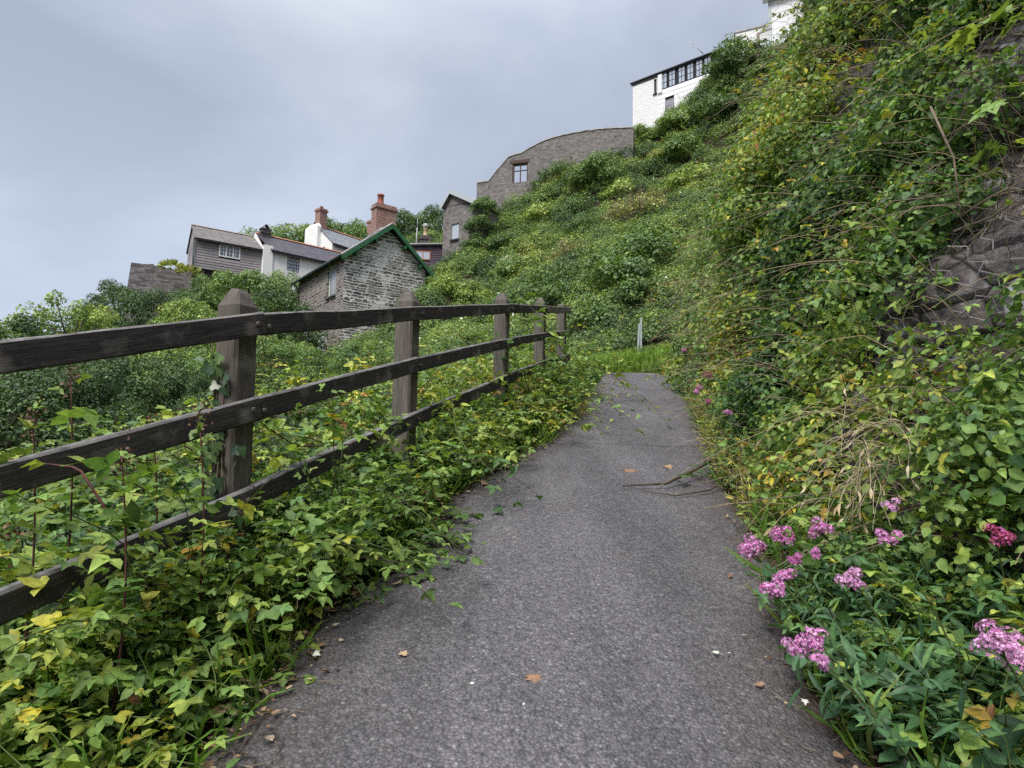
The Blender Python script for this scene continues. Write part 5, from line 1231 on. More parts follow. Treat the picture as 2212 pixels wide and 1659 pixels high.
# keep the foot of the posts in view
pd = np.min([np.hypot(c[:, 0] - (FP[i][0] + .05), c[:, 1] - (FP[i][1] - .30)) for i in (2, 3)], axis=0)
gapz *= np.clip((pd - .12) / .5, .10, 1)
r = (.06 + .11 * rs.rand(n)) * edge * gapz + .02; c[:, 2] += r * .45
L = Leaves(); clumps(L, rs, c, r, .52, .031, np.clip(.44 + .5 * nz2(c, 1.3, 12), .06, .80), tmpl=LEAF_OV, tvar=.13, up=.4, rnd=.75)
N = 1150; y = .5 + 7.5 * rs.rand(N) ** 1.6; x = fx_at(y) - .1 + (pl(y) - .12 - fx_at(y)) * rs.rand(N) ** 1.3
p0 = zpos(x, y); p0 = p0[inview(p0, 300)]; n = len(p0)
pd = np.min([np.hypot(p0[:, 0] - (FP[i][0] + .05), p0[:, 1] - (FP[i][1] - .30)) for i in (2, 3)], axis=0)
edge = np.clip((pl(p0[:, 1]) - p0[:, 0]) / .5, .3, 1) * np.clip((pd - .1) / .6, .12, 1)
hh = (.30 + .36 * rs.rand(n)) * edge * np.clip(.7 + .7 * nz2(p0, 1.2, 41), .3, 1.25) * np.clip(1 + (p0[:, 1] - 5.2) * .9, 1, 2.3)
d0 = nrm(rs.normal(size=(n, 3)) * np.array([.5, .5, .1]) + np.array([.12, -.1, .8])); P = cane_paths(rs, p0, d0, hh * 1.9, .6, 9)
cane_leaves(L, rs, P, 13, .038, np.clip(.54 + .4 * nz2(p0, 1.1, 15) + rs.normal(size=n) * .06, .15, .82), tvar=.09); L.tubes(P, .003, 1)
# a long bramble lobe reaching onto the asphalt
p0 = np.array([[-.85 + .35 * rs.rand() ** 1.5, 2.75 + .75 * rs.rand(), 0] for _ in range(60)]); p0[:, 2] = tz(p0[:, 0], p0[:, 1]); d0 = nrm(np.stack([.75 + .3 * rs.rand(60), -.15 + .5 * rs.rand(60), .55 + .3 * rs.rand(60)], 1))
P = cane_paths(rs, p0, d0, .22 + .50 * rs.rand(60) ** 1.5, .62, 8); cane_leaves(L, rs, P, 9, .05, .46, tvar=.09); L.tubes(P, .003, 1)
# canes rising in front of the rails
p0 = zpos(fx_at(yq := .9 + 4.2 * rs.rand(230)) + .06 + .16 * rs.rand(230), yq); d0 = nrm(rs.normal(size=(230, 3)) * np.array([.3, .45, .1]) + np.array([.05, 0, .9])); pd = np.abs(yq - FP[2][1] + .2); hh = (.42 + .75 * rs.rand(230) ** 1.3) * np.clip(pd / .5, .30, 1) * np.where(yq < 1.9, .5, 1)
P = cane_paths(rs, p0, d0, hh * 1.5, .5, 9); cane_leaves(L, rs, P, 11, .042, np.clip(.60 + .3 * nz2(p0, 1.0, 71), .3, .82), tvar=.08); L.tubes(P, .003, 1)
c = zpos(pl(yk := 8.5 + 5.3 * rs.rand(420)) - .05 - 1.4 * rs.rand(420) ** 1.3, yk); r = (.08 + .16 * rs.rand(420)) * np.clip((pl(yk) - c[:, 0]) / .4, .15, 1.3); c[:, 2] += r * .5; clumps(L, rs, c, r, .8, .05, np.clip(.45 + .35 * nz2(c, .9, 61), .1, .8), tmpl=LEAF_OV)
# brambles swallowing the last two posts
yq = 5.4 + 4.0 * rs.rand(420); p0 = zpos(fx_at(yq) + (rs.rand(420) - .2) * .8, yq); d0 = nrm(rs.normal(size=(420, 3)) * np.array([.45, .45, .1]) + np.array([.0, -.1, .9])); P = cane_paths(rs, p0, d0, (.8 + .95 * rs.rand(420)) * np.clip((yq - 4.6) / 2, .5, 1), .5, 9); q_ = P[:, :, 0].max(1) < pl(P[:, -1, 1]) + .02; P, p0 = P[q_], p0[q_]; cane_leaves(L, rs, P, 11, .055, np.clip(.56 + .3 * nz2(p0, 1.0, 91), .3, .82), tvar=.08); L.tubes(P, .004, 1)
# brambles hiding the foot of the first post
yq = 1.95 + .75 * rs.rand(70); p0 = zpos(fx_at(yq) + .05 + .2 * rs.rand(70), yq); P = cane_paths(rs, p0, nrm(rs.normal(size=(70, 3)) * np.array([.3, .4, .1]) + np.array([.02, -.05, .9])), .55 + .5 * rs.rand(70), .5, 9); cane_leaves(L, rs, P, 12, .042, np.clip(.50 + .12 * rs.normal(size=70), .2, .75), tvar=.06); L.tubes(P, .003, 1)
# grassy blades
g0 = zpos(pl(yg := 1.0 + 8.5 * rs.rand(1500) ** 1.2) - .05 - .5 * rs.rand(1500) ** 1.6, yg)
L.put(BLADE, g0, nrm(rs.normal(size=(1500, 3)) * .45 + np.array([.25, -.1, .9])), rvec(rs, 1500), .10 + .16 * rs.rand(1500), .2 + .5 * rs.rand(1500), rs.rand(1500), 2)
tag(L.build('verge_weeds', [M['leaf'], M['green_cane'], M['grass']]), 'low brambles, nettles and grass filling the verge under the fence', 'weeds', kind='stuff')

# ------------------------------------------------------------------ right bank: hanging brambles, ivy and dry stems
sN, s12 = s_of_y(1.3), SLEN - 2
def rockgap(s, h):          # rock shows here, only thin growth
    yv = np.interp(s, _s, FC[:, 1])
    g = np.exp(-np.maximum(((yv - 2.42 - .27 * h) / .34) ** 2 + ((h - 1.75) / .95) ** 2 - .40, 0) * 1.9)
    g = np.maximum(g, .75 * np.exp(-(((yv - 7.4) / .8) ** 2 + ((h - 1.9) / .45) ** 2)))
    return g
def bank_samples(n, ypow=1.0, hpow=1.0, hmax=9.3):
    s = sN - .6 + (s12 - sN + .6) * rs.rand(n) ** ypow; h = hmax * rs.rand(n) ** hpow
    return s, h
def bn2(s, h, f, k): return np.array([mnoise.noise((a * f, b * f, k)) for a, b in zip(s, h)])
def thin(q):
    h_ = q[:, 2] - zp(q[:, 1]) + .1; g_ = np.exp(-np.maximum(((q[:, 1] - 2.22 - .27 * h_) / .42) ** 2 + ((h_ - 1.7) / .95) ** 2 - .40, 0) * 1.9); return rs.rand(len(q)) > g_ * .86
L = Leaves()
# 1 ivy and small leaves close to the rock
s, h = bank_samples(9000, 1.25, 1.05); p = bank(s, h); nn = bank_n(s, h)
dens = np.clip(.50 + 1.5 * bn2(s, h, .7, 2), .16, 1) * (1 - rockgap(s, h)); ok = inview(p, 200) & (rs.rand(len(s)) < dens); p, nn, s, h = p[ok], nn[ok], s[ok], h[ok]
r = .10 + .20 * rs.rand(len(p)) ** 1.5 + .015 * np.interp(s, _s, FC[:, 1])
yv = p[:, 1]; ti = np.clip(.45 + .50 * bn2(s, h, .45, 6) + .14 * bn2(s, h, 2.0, 3) + .012 * (yv - 5), .04, .80)
q_ = p + nn * (r * .55)[:, None]; q_ = thin(q_) | (q_[:, 1] > 3.6); p, nn, r, yv, ti = p[q_], nn[q_], r[q_], yv[q_], ti[q_]
clumps(L, rs, p + nn * (r * .55)[:, None], r, .55, .034 + .0026 * yv, ti, tmpl=LEAF_OV, tvar=.12, up=.45, zmin=-.8)
# 2 arching, hanging bramble canes
s, h = bank_samples(4200, 1.35, .95); p = bank(s, h); nn = bank_n(s, h)
dens = np.clip(.60 + 1.6 * bn2(s, h, .55, 12), .12, 1) * (1 - .93 * rockgap(s, h)) * np.where((h < 1.0) & (np.interp(s, _s, FC[:, 1]) < 2.3), .12, 1); ok = inview(p, 260) & (rs.rand(len(s)) < dens); p, nn, s, h = p[ok], nn[ok], s[ok], h[ok]; n = len(p)
d0 = nrm(nn * (.55 + .5 * rs.rand(n, 1)) + np.array([0, -.15, .25]) + rs.normal(size=(n, 3)) * .4)
ln = .45 + .75 * rs.rand(n) + .03 * p[:, 1]
P = cane_paths(rs, p - nn * .05, d0, ln, .55 + .5 * rs.rand(n), 10)
keepout = lambda q: q[:, 0] > pr(q[:, 1]) + .02 - .0 * q[:, 0]
P = P[(P[:, -1, 0] > pr(P[:, -1, 1]) - .02) | (P[:, -1, 2] > 5)]; n = len(P); tt_ = np.clip(.66 + .28 * nz2(P[:, 0, [1, 2]], .55, 22) + rs.normal(size=n) * .09, .2, .88)
cane_leaves(L, rs, P, 12, .036 + .0018 * P[:, 0, 1], tt_, tvar=.09, petiole=.035, keep=thin); L.tubes(P, .0032, 1)
# 3 thin straw coloured stems and bare twigs
s, h = bank_samples(5200, 1.35); p = bank(s, h); nn = bank_n(s, h); ok = inview(p, 100); p, nn = p[ok], nn[ok]; n = len(p)
P = cane_paths(rs, p, nrm(nn * .9 + np.array([-.1, -.1, .7]) + rs.normal(size=(n, 3)) * .6), .5 + .9 * rs.rand(n), .45, 8); h2 = rs.rand(n) < .45; L.tubes(P[h2], .0026 + .0002 * p[h2, 1], 2); L.tubes(P[~h2], .0022 + .0002 * p[~h2, 1], 3, tint=.3)
tag(L.build('bank_brambles', [M['leaf'], M['cane'], M['dead_twig'], M['straw']]), 'curtain of brambles, ivy and dry stems hanging over the rock bank', 'brambles', kind='stuff')

# right verge: leafy weeds between asphalt and bank (stuff)
L = Leaves()
N = 1900; y = .9 + 13 * rs.rand(N) ** 1.45; x0 = pr(y) + .03; x1 = np.interp(y, FC[:200, 1], FC[:200, 0]) + .25; x = x0 + (x1 - x0) * rs.rand(N)
c = zpos(x, y); c = c[inview(c, 300)]; n = len(c); e = np.clip((c[:, 0] - pr(c[:, 1])) / .4, .10, 1)
bare = np.clip(.50 + 1.2 * nz2(c, 1.2, 50), .15, 1.15) * np.clip((c[:, 1] - .6) / 1.8, .3, 1)
r = (.05 + .15 * rs.rand(n)) * e * bare + .015; c[:, 2] += r * .5
clumps(L, rs, c, r, .7, .034, np.clip(.40 + .42 * nz2(c, 1.1, 33), .06, .82), tmpl=LEAF_OV, tvar=.12)
N = 620; y = 1.2 + 11.5 * rs.rand(N) ** 1.4; x = pr(y) + .12 + .5 * rs.rand(N)
p0 = zpos(x, y); p0 = p0[inview(p0, 200)]; n = len(p0); hh = (.25 + .55 * rs.rand(n)) * np.clip((p0[:, 0] - pr(p0[:, 1])) / .4, .35, 1)
P = cane_paths(rs, p0, nrm(rs.normal(size=(n, 3)) * np.array([.35, .35, .1]) + np.array([-.1, -.05, .9])), hh * 1.4, .4, 8)
q_ = P[:, -1, 0] > pr(P[:, -1, 1]) - .04; P, p0 = P[q_], p0[q_]; n = len(P)
cane_leaves(L, rs, P, 10, .040, np.clip(.46 + .4 * nz2(p0, .9, 37), .1, .88), tvar=.11, tri=True); L.tubes(P, .003, 1)
g0 = zpos(pr(yg := 1.3 + 11 * rs.rand(1600)) + .04 + .45 * rs.rand(1600), yg)
L.put(BLADE, g0, nrm(rs.normal(size=(1600, 3)) * .5 + np.array([-.2, -.1, .9])), rvec(rs, 1600), .12 + .22 * rs.rand(1600), rs.rand(1600), rs.rand(1600), 2)
tag(L.build('bank_foot_weeds', [M['leaf'], M['green_cane'], M['grass']]), 'mixed green and yellowing weeds along the foot of the rock bank', 'weeds', kind='stuff')

L = Leaves(); N = 1500; y = 3.4 + 9.6 * rs.rand(N); x = pr(y) + .04 + .45 * rs.rand(N) ** 1.4; p0 = zpos(x, y); P = cane_paths(rs, p0, nrm(rs.normal(size=(N, 3)) * np.array([.35, .35, .1]) + np.array([-.12, -.05, .9])), .18 + .45 * rs.rand(N), .35, 7)
q_ = P[:, -1, 0] > pr(P[:, -1, 1]) - .10; P = P[q_]; L.tubes(P, .0021, 1, tint=.4); cane_leaves(L, rs, P, 5, .035, .80, tvar=.12, tri=False, petiole=.01, start=.3, tmpl=LEAF_LONG)
tag(L.build('dry_verge_stems', [M['leaf'], M['straw']]), 'thin yellowing and straw coloured stems lining the right edge of the asphalt', 'dry weeds', kind='stuff')

# grass beyond the crest (stuff)
L = Leaves(); N = 14000; y = 13.4 + 2.3 * rs.rand(N); x = .8 + 4.6 * rs.rand(N)
ok = ~((x > pl(y) - .02) & (x < pr(y) + .02)); x, y = x[ok], y[ok]; p = zpos(x, y); n = len(p)
L.put(BLADE, p, nrm(rs.normal(size=(n, 3)) * .35 + np.array([-.05, -.1, 1])), rvec(rs, n), .26 + .30 * rs.rand(n), .45 + .38 * rs.rand(n), rs.rand(n), 0)
tag(L.build('grass', [M['grass']]), 'bright green grass where the path bends out of sight', 'grass', kind='stuff')

# leaf litter and bits along both edges (stuff)
L = Leaves(); N = 3600; y = .8 + 10 * rs.rand(N) ** 1.4; left = rs.rand(N) < .78
x = np.where(left, pl(y) - .05 + .08 * rs.normal(size=N), pr(y) + .05 + .07 * rs.normal(size=N)); z = np.where((x > pl(y) - .1) & (x < pr(y) + .05), zp(y) + .024, tz(x, y) + .015)
L.put(LEAF_OV, np.stack([x, y, z], 1), nrm(rs.normal(size=(N, 3)) * np.array([1, 1, .2])), np.array([0, 0, 1]) + rs.normal(size=(N, 3)) * .35, .009 + .028 * rs.rand(N) ** 2.5, rs.rand(N), rs.rand(N), 0)
N = 420; y = .9 + 9 * rs.rand(N) ** 1.3; left = rs.rand(N) < .6; x = np.where(left, pl(y) - .03 + .12 * rs.normal(size=N), pr(y) - .0 + .10 * rs.normal(size=N))
p0 = np.stack([x, y, np.maximum(zp(y) + .022, 0)], 1); d = rs.normal(size=(N, 3)); d[:, 2] = .02; P = cane_paths(rs, p0, nrm(d), .04 + .14 * rs.rand(N), .0, 4, .1); L.tubes(P, .0018, 1)
tag(L.build('leaf_litter', [M['dead_leaf'], M['dead_twig']]), 'scattered brown leaf bits and twigs along both edges of the asphalt', 'leaf litter', kind='stuff')

# ------------------------------------------------------------------ individual plants and small things
def hit_h(u, v, h):
    d = ray(u, v); t = np.arange(.3, 30, .01); P = EYE + d * t[:, None]; k = np.argmax(P[:, 2] < zp(P[:, 1]) + h); return P[k]
FLO = T([(0, 0, -.2)] + [(math.cos(a) * q, math.sin(a) * q, .25 * (q > .5)) for a, q in [(k * math.pi / 5, 1.0 if k % 2 == 0 else .38) for k in range(10)]], [(0, 1 + k, 1 + (k + 1) % 10) for k in range(10)])
def valerian(heads, label, hgt=.42, lean=(.22, .05), size=1.0, nst=3, tint=.55):
    """heads: (u, v, px radius, tint)"""
    pts = [hit_h(u, v, hgt * (1 + .12 * math.sin(u))) for u, v, r_, t_ in heads]
    b0 = np.mean(pts, 0) + np.array([lean[0], lean[1], 0]); b0[0] = max(b0[0], pr(b0[1]) + .10); b0[2] = float(tz(b0[0], b0[1]))
    root = tag(empty('valerian_plant', b0), label, 'flower', 'pink flowering plants beside the path')
    S = Leaves(); V = Leaves()
    for (u, v, pr_, ti), p in zip(heads, pts):
        q = p - b0; st = np.array([rs.normal() * .04, rs.normal() * .04, 0]); k = 10; t = np.linspace(0, 1, k)[:, None]
        mid = st + (q - st) * .5 + np.array([.05, 0, .05]); P = (1 - t) ** 2 * st + 2 * t * (1 - t) * mid + t ** 2 * q
        S.tubes(P[None], .0036, 0, taper=.7)
        tan = nrm(np.gradient(P, axis=0))
        for j in range(2, 9):
            ax = nrm(np.cross(tan[j], [math.cos(j * 1.57), math.sin(j * 1.57), .2]))
            for sg in (1, -1): V.put(LEAF_LONG if j > 4 else LEAF_OV, P[j][None], nrm(ax * sg + tan[j] * .55)[None], nrm(tan[j] + np.array([0, 0, .6]))[None], (.085 - .006 * j) * size * (1 if j > 4 else .8), rs.rand(1), rs.rand(1), 0)
        w = np.linalg.norm(p - EYE); R_ = pr_ / FPX * w * 1.12
        H = Leaves(); nsub = max(5, int(R_ / .0055)); nf = 36
        for i_ in range(nsub):
            d = rvec(rs, 1)[0]; d[2] = d[2] * .9 + .15; c = q + d * R_ * (.25 + .6 * rs.rand()) * np.array([1, 1, .85]); rr = R_ * .40
            H.tubes(np.stack([q - tan[-1] * R_ * .9, (q + c) / 2, c])[None], .0016, 1)
            dd = rvec(rs, nf); dd[:, 2] = np.where(dd[:, 2] < -.35, -dd[:, 2], dd[:, 2])
            H.put(FLO, c + dd * rr, np.cross(dd, rvec(rs, nf)), dd + rvec(rs, nf) * .35, .0052 + .0016 * rs.rand(nf), np.clip(ti + (.10 if ti > .2 else 0) + rs.normal(size=nf) * .18, 0, 1), rs.rand(nf), 0)
        H.build('flower_head', [M['pink'], M['green_cane']], root)
    for i_ in range(nst):                   # flowerless leafy shoots
        d = nrm(np.array([rs.normal() * .5 - .1, rs.normal() * .5, 1.0])); k = 8; t = np.linspace(0, 1, k)[:, None]; ln = hgt * (.45 + .4 * rs.rand()); P = d * ln * t + np.array([d[0], d[1], -.2]) * ln * .4 * t ** 2
        S.tubes(P[None], .003, 0); tan = nrm(np.gradient(P, axis=0))
        for j in range(1, 8):
            ax = nrm(np.cross(tan[j], [math.cos(j * 1.57), math.sin(j * 1.57), .2]))
            for sg in (1, -1): V.put(LEAF_LONG if j > 5 else LEAF_OV, P[j][None], nrm(ax * sg + tan[j] * .5)[None], nrm(tan[j] + np.array([0, 0, .6]))[None], .075 * size, rs.rand(1), rs.rand(1), 0)
    S.build('stem', [M['green_cane']], root); V.build('leaves', [M['blue_leaf']], root)
    return root
for h_, lab, kw in [
    ([(1620, 1196, 30, .66)], 'valerian with one full round pink head leaning farthest over the asphalt', {}),
    ([(1687, 1160, 22, .5), (1716, 1212, 16, .45)], 'valerian with two loose faded pink heads beside the fullest round head', {}),
    ([(1772, 1148, 24, .62), (1765, 1197, 11, .6)], 'valerian with a flat topped pink head at the back of the near clump', {}),
    ([(1692, 1245, 20, .68), (1667, 1281, 23, .66)], 'valerian with two pink heads stacked closely one below the other', {}),
    ([(1842, 1253, 25, .80)], 'valerian with a pale ragged pink head on thin brown stalks', {}),
    ([(1762, 1388, 27, .64), (1722, 1402, 22, .68), (1780, 1432, 17, .72)], 'valerian with three bright heads touching each other, nearest the asphalt edge', dict(hgt=.36)),
    ([(2150, 1393, 36, .80), (2196, 1420, 30, .82)], 'valerian with the biggest pale pink heads at the right picture edge', dict(hgt=.45, size=1.15)),
    ([(1917, 1164, 18, .6)], 'valerian with one small pink head on a tall blue green leafy stem', dict(hgt=.55)),
    ([(1932, 1096, 15, .85)], 'valerian with a washed out pink head among dry grass', dict(hgt=.55)),
    ([(2147, 1164, 21, .08)], 'valerian with a red pink head in front of the dark rock', dict(hgt=.6, lean=(.1, .1))),
    ([(1573, 893, 10, .75)], 'valerian with a single small pale head halfway along the bank foot', dict(hgt=.5)),
    ([(1503, 848, 9, .66), (1510, 838, 8, .6)], 'valerian with a pair of tiny pink heads at the bank foot near the crest', dict(hgt=.4)),
    ([(1528, 812, 12, .05), (1530, 868, 8, .1)], 'valerian with small red heads at the bank foot near the crest', dict(hgt=.45)),
    ([(1478, 757, 6, .6)], 'valerian with one tiny pink head beyond the red flowered one', dict(hgt=.7))]:
    valerian(h_, lab, **kw)
# leafy shoots of valerian between the flowering ones
L = Leaves(); N = 260; y = 1.05 + 1.6 * rs.rand(N); x = pr(y) + .10 + .75 * rs.rand(N); p0 = zpos(x, y); d0 = nrm(rs.normal(size=(N, 3)) * np.array([.4, .35, .1]) + np.array([-.35, -.1, .9])); P = cane_paths(rs, p0, d0, .22 + .26 * rs.rand(N), .2, 8)
cane_leaves(L, rs, P, 10, .068, .5, tvar=.25, tri=False, petiole=.006, tmpl=LEAF_LONG); cane_leaves(L, rs, P, 6, .05, .45, tvar=.25, tri=False, petiole=.006, tmpl=LEAF_OV); L.tubes(P, .0032, 1)
tag(L.build('valerian_foliage', [M['blue_leaf'], M['green_cane']]), 'blue green leafy shoots crowding the right foreground under the pink flowers', 'foliage', kind='stuff')

# dock plant beside the second post
def rosette(pos, n, size, tmpl, mat, label, name, cat, spread=.5, tint=(.3, .7)):
    L = Leaves(); a = rs.rand(n) * 6.28; d = nrm(np.stack([np.cos(a) * spread, np.sin(a) * spread, .55 + .5 * rs.rand(n)], 1))
    t = np.linspace(0, 1, 7)[None, :, None]; ln = size * (.6 + .5 * rs.rand(n)); P = pos * 0 + d[:, None] * t * ln[:, None, None] * .35; L.tubes(P, .004, 1)
    up = nrm(np.array([0, 0, 1.0]) - d * d[:, 2:3] * .8 + .001)
    L.put(tmpl, P[:, -1], d + np.array([0, 0, -.1]), up, ln * .75, tint[0] + (tint[1] - tint[0]) * rs.rand(n), rs.rand(n), 0)
    return tag(L.build(name, [M[mat], M['green_cane']], loc=(0, 0, 0)), label, cat), L
def put_rosette(u, v, *a, **k):
    p = ground_hit(u, v); p[2] = float(tz(p[0], p[1])); o, _ = rosette(np.zeros(3), *a, **k); o.location = p; return o
DOCK = T([(x * 1.25, y, z) for x, y, z in LEAF_LONG[0]], LEAF_LONG[1])
put_rosette(918, 1020, 14, .34, DOCK, 'grass', 'upright bright green dock plant right beside the foot of the second post', 'dock_plant', 'plant', spread=.32)
put_rosette(1180, 960, 26, .26, BLADE, 'grass', 'clump of broad grass blades bending over the left edge of the path', 'grass_tuft', 'grass tuft', spread=.8)
put_rosette(1600, 1065, 9, .22, LEAF_OV, 'ivy', 'dark broad leaved plant at the right edge beside the fallen branch', 'dock_plant', 'plant', spread=.9, tint=(.3, .6))
put_rosette(1760, 1075, 9, .26, LEAF_OV, 'blue_leaf', 'broad bright leaved plant at the bank foot above the pink flowers', 'broadleaf_plant', 'plant', spread=.9, tint=(.5, .9))

# fern on the rock at the right
def fern(p, label, n=7, ln=.34):
    L = Leaves()
    for i_ in range(n):
        a = 2.2 + 2.4 * rs.rand(); d = nrm(np.array([math.cos(a), math.sin(a) * .9, .7 + .3 * rs.rand()])); t = np.linspace(0, 1, 16)[:, None]; P = d * ln * t + np.array([0, 0, -.55]) * ln * t ** 2
        L.tubes(P[None], .0022, 1); tan = nrm(np.gradient(P, axis=0)); up = np.array([0, 0, 1.0])
        for j in range(2, 16):
            s_ = nrm(np.cross(tan[j], up))
            for sg in (1, -1): L.put(LEAF_LONG, P[j][None], nrm(s_ * sg + tan[j] * .35)[None], up[None] + rvec(rs, 1) * .1, .085 * (1.05 - j / 16), .45 + .3 * rs.rand(1), rs.rand(1), 0)
    return tag(L.build('fern', [M['grass'], M['green_cane']], loc=(0, 0, 0)), label, 'fern')
f_ = fern(None, 'small fern with arching fronds on the rock face at the right edge'); p = at(2185, 1110, 2.15); f_.location = p
# pale dry grass on the bank
L = Leaves(); N = 120; p = at(1880, 975, 2.45); d = nrm(rs.normal(size=(N, 3)) * np.array([.6, .4, .3]) + np.array([-.5, -.35, .35])); P = cane_paths(rs, rs.normal(size=(N, 3)) * np.array([.10, .10, .10]) + np.array([.1, .1, -.02]), d, .12 + .20 * rs.rand(N), .7, 7)
L.tubes(P, .0019, 0, taper=.5, tint=.8); L.put(LEAF_LONG, P[::2, -1], nrm(P[::2, -1] - P[::2, -2]), rvec(rs, len(P[::2])), .05, rs.rand(len(P[::2])), .5, 1)
tag(L.build('dry_grass_clump', [M['straw'], M['straw']], loc=(0, 0, 0)), 'tangled clump of straw pale dry grass on the lower bank', 'dry grass').location = p
# bare twiggy branch over the rock
b = MB(); P0 = at(2010, 230, 2.9); P1 = at(2075, 470, 2.75); b.tube([P0, (P0 + P1) / 2 + np.array([.02, -.03, 0]), P1], [.0055, .005, .004], 6)
root = tag(empty('dead_branch', P1), 'bare dead twiggy branch hanging above the netted rock', 'branch'); P1n = P1.copy()
b.v = [tuple(np.array(q) - P1n) for q in b.v]; b.build('main_stem', M['dead_twig'], root, True)
for (u0, v0, u1, v1, y1, r_) in ((2040, 330, 1905, 310, 2.75, .0035), (2050, 380, 1925, 345, 2.7, .003), (2060, 420, 1905, 455, 2.7, .004), (2066, 440, 1920, 482, 2.68, .004), (2055, 400, 2180, 330, 2.6, .003), (2074, 468, 2200, 395, 2.5, .006), (2060, 500, 2205, 425, 2.45, .006), (2035, 300, 2130, 270, 2.65, .003), (2045, 350, 1960, 400, 2.7, .003), (2030, 300, 1940, 270, 2.8, .002), (2048, 365, 1890, 330, 2.72, .002), (2055, 395, 1930, 385, 2.7, .0022), (2060, 410, 1880, 420, 2.7, .002), (2064, 430, 1960, 440, 2.66, .002), (2050, 380, 2150, 370, 2.6, .002), (2060, 415, 2170, 390, 2.55, .0022), (2040, 320, 2110, 240, 2.7, .002), (2068, 455, 1960, 520, 2.66, .002), (2030, 285, 1970, 220, 2.8, .002)):
    a_, c_ = at(u0, v0, 2.78) - P1n, at(u1, v1, y1) - P1n; b = MB(); b.tube([a_, (a_ + c_) / 2 + rs.normal(size=3) * .025, c_], [r_, r_ * .8, r_ * .35], 5); b.build('twig', M['dead_twig'], root, True)
def single_stem(name, pix, rad, mat, label, cat, n=6):
    P = [at(*q) for q in pix]; base = P[0]; b = MB(); b.tube([q - base for q in P], rad, n); o = b.build(name, mat, None, True); o.location = base; return tag(o, label, cat)
single_stem('broken_cane', [(1625, 510, 9.2), (1650, 560, 9.0), (1692, 606, 8.8)], [.010, .012, .007], M['straw'], 'pale broken cane sticking out of the bank, pointing down to the right', 'cane')
single_stem('pale_bent_stick', [(1912, 25, 6.0), (1880, 65, 5.8), (1862, 95, 5.7), (1838, 122, 5.6)], [.012, .011, .009, .004], M['straw'], 'pale bent stick hanging among leaves at the top of the bank', 'stick')
single_stem('long_grass_stem', [(1640, 190, 16), (1590, 215, 16), (1550, 245, 16.2), (1500, 275, 16.5)], [.014, .012, .01, .006], M['straw'], 'long pale stem arching over the upper edge of the bank', 'stem')
for q, lab in (([(1672, 540, 6.5), (1600, 600, 6.3), (1500, 655, 6.2), (1395, 700, 6.1)], 'long dark arching bramble cane reaching left toward the white posts'), ([(1700, 905, 4.6), (1735, 850, 4.4), (1790, 820, 4.3), (1860, 812, 4.3)], 'dark curved cane bowing over the weeds at the bank foot'),
               ([(1870, 720, 3.6), (1800, 690, 3.6), (1700, 650, 3.7), (1610, 640, 3.8)], 'dark thin cane crossing the middle of the bank')):
    P = [at(*k) for k in q]; base = P[0]; root = tag(empty('arching_cane', base), lab, 'bramble', 'long bare canes on the bank'); b = MB(); b.tube([k - base for k in P], [.005, .0048, .0042, .002], 5); b.build('stem', M['cane'], root, True)
    PP = np.array([np.array([np.interp(t, np.linspace(0, 1, len(P)), [k[i] - base[i] for k in P]) for i in range(3)]) for t in np.linspace(0, 1, 10)])[None]; L = Leaves(); cane_leaves(L, rs, PP, 14, .042, .6, tvar=.1); L.build('leaves', [M['leaf']], root)

# bramble spray arching in front of the far fence posts
def spray(pix, lsize, per, label, tint=.55, rad=.0045, mat='green_cane', tmpl=LEAF_OV, group=None):
    P = np.array([at(*k) for k in pix]); base = P[0].copy(); t = np.linspace(0, 1, 14); kk = np.linspace(0, 1, len(P)); Q = np.stack([np.interp(t, kk, P[:, i] - base[i]) for i in range(3)], 1)
    root = tag(empty('bramble_spray', base), label, 'bramble', group); b = MB(); b.tube(list(Q), list(np.linspace(rad, rad * .4, 14)), 5); b.build('stem', M[mat], root, True)
    L = Leaves(); cane_leaves(L, rs, Q[None], per, lsize, tint, tvar=.06, petiole=.05, start=.1, tmpl=tmpl); L.build('leaves', [M['leaf']], root); return root
spray([(1232, 790, 6.0), (1190, 715, 6.0), (1140, 655, 6.1), (1095, 612, 6.3)], .085, 13, 'bramble spray with big round leaves arching across the far end of the fence', .6)
spray([(1262, 800, 6.6), (1225, 740, 6.6), (1190, 690, 6.7), (1150, 640, 6.8)], .08, 12, 'bramble spray rising in front of the last fence post', .55)
spray([(1150, 850, 5.6), (1120, 790, 5.6), (1085, 745, 5.7), (1040, 715, 5.8)], .07, 11, 'bramble spray with brown fruit stalks crossing the third post', .5)
spray([(1030, 1010, 3.4), (985, 930, 3.5), (975, 860, 3.6), (1010, 800, 3.7)], .06, 9, 'bramble spray with one reddish leaf between the second and third posts', .62)
spray([(760, 960, 3.0), (640, 965, 2.7), (545, 900, 2.5), (430, 905, 2.35)], .05, 9, 'bramble cane running in front of the middle rail at the ivy covered post', .6, mat='red_cane')
spray([(235, 1110, 1.75), (170, 1010, 1.75), (80, 1000, 1.75), (-20, 985, 1.8)], .055, 9, 'bramble cane crossing the middle rail at the left edge', .66, mat='red_cane')
spray([(1000, 1190, 3.0), (900, 1110, 3.0), (840, 1070, 3.1), (760, 1060, 3.1)], .05, 10, 'leafy bramble runner creeping onto the asphalt below the second post', .5)
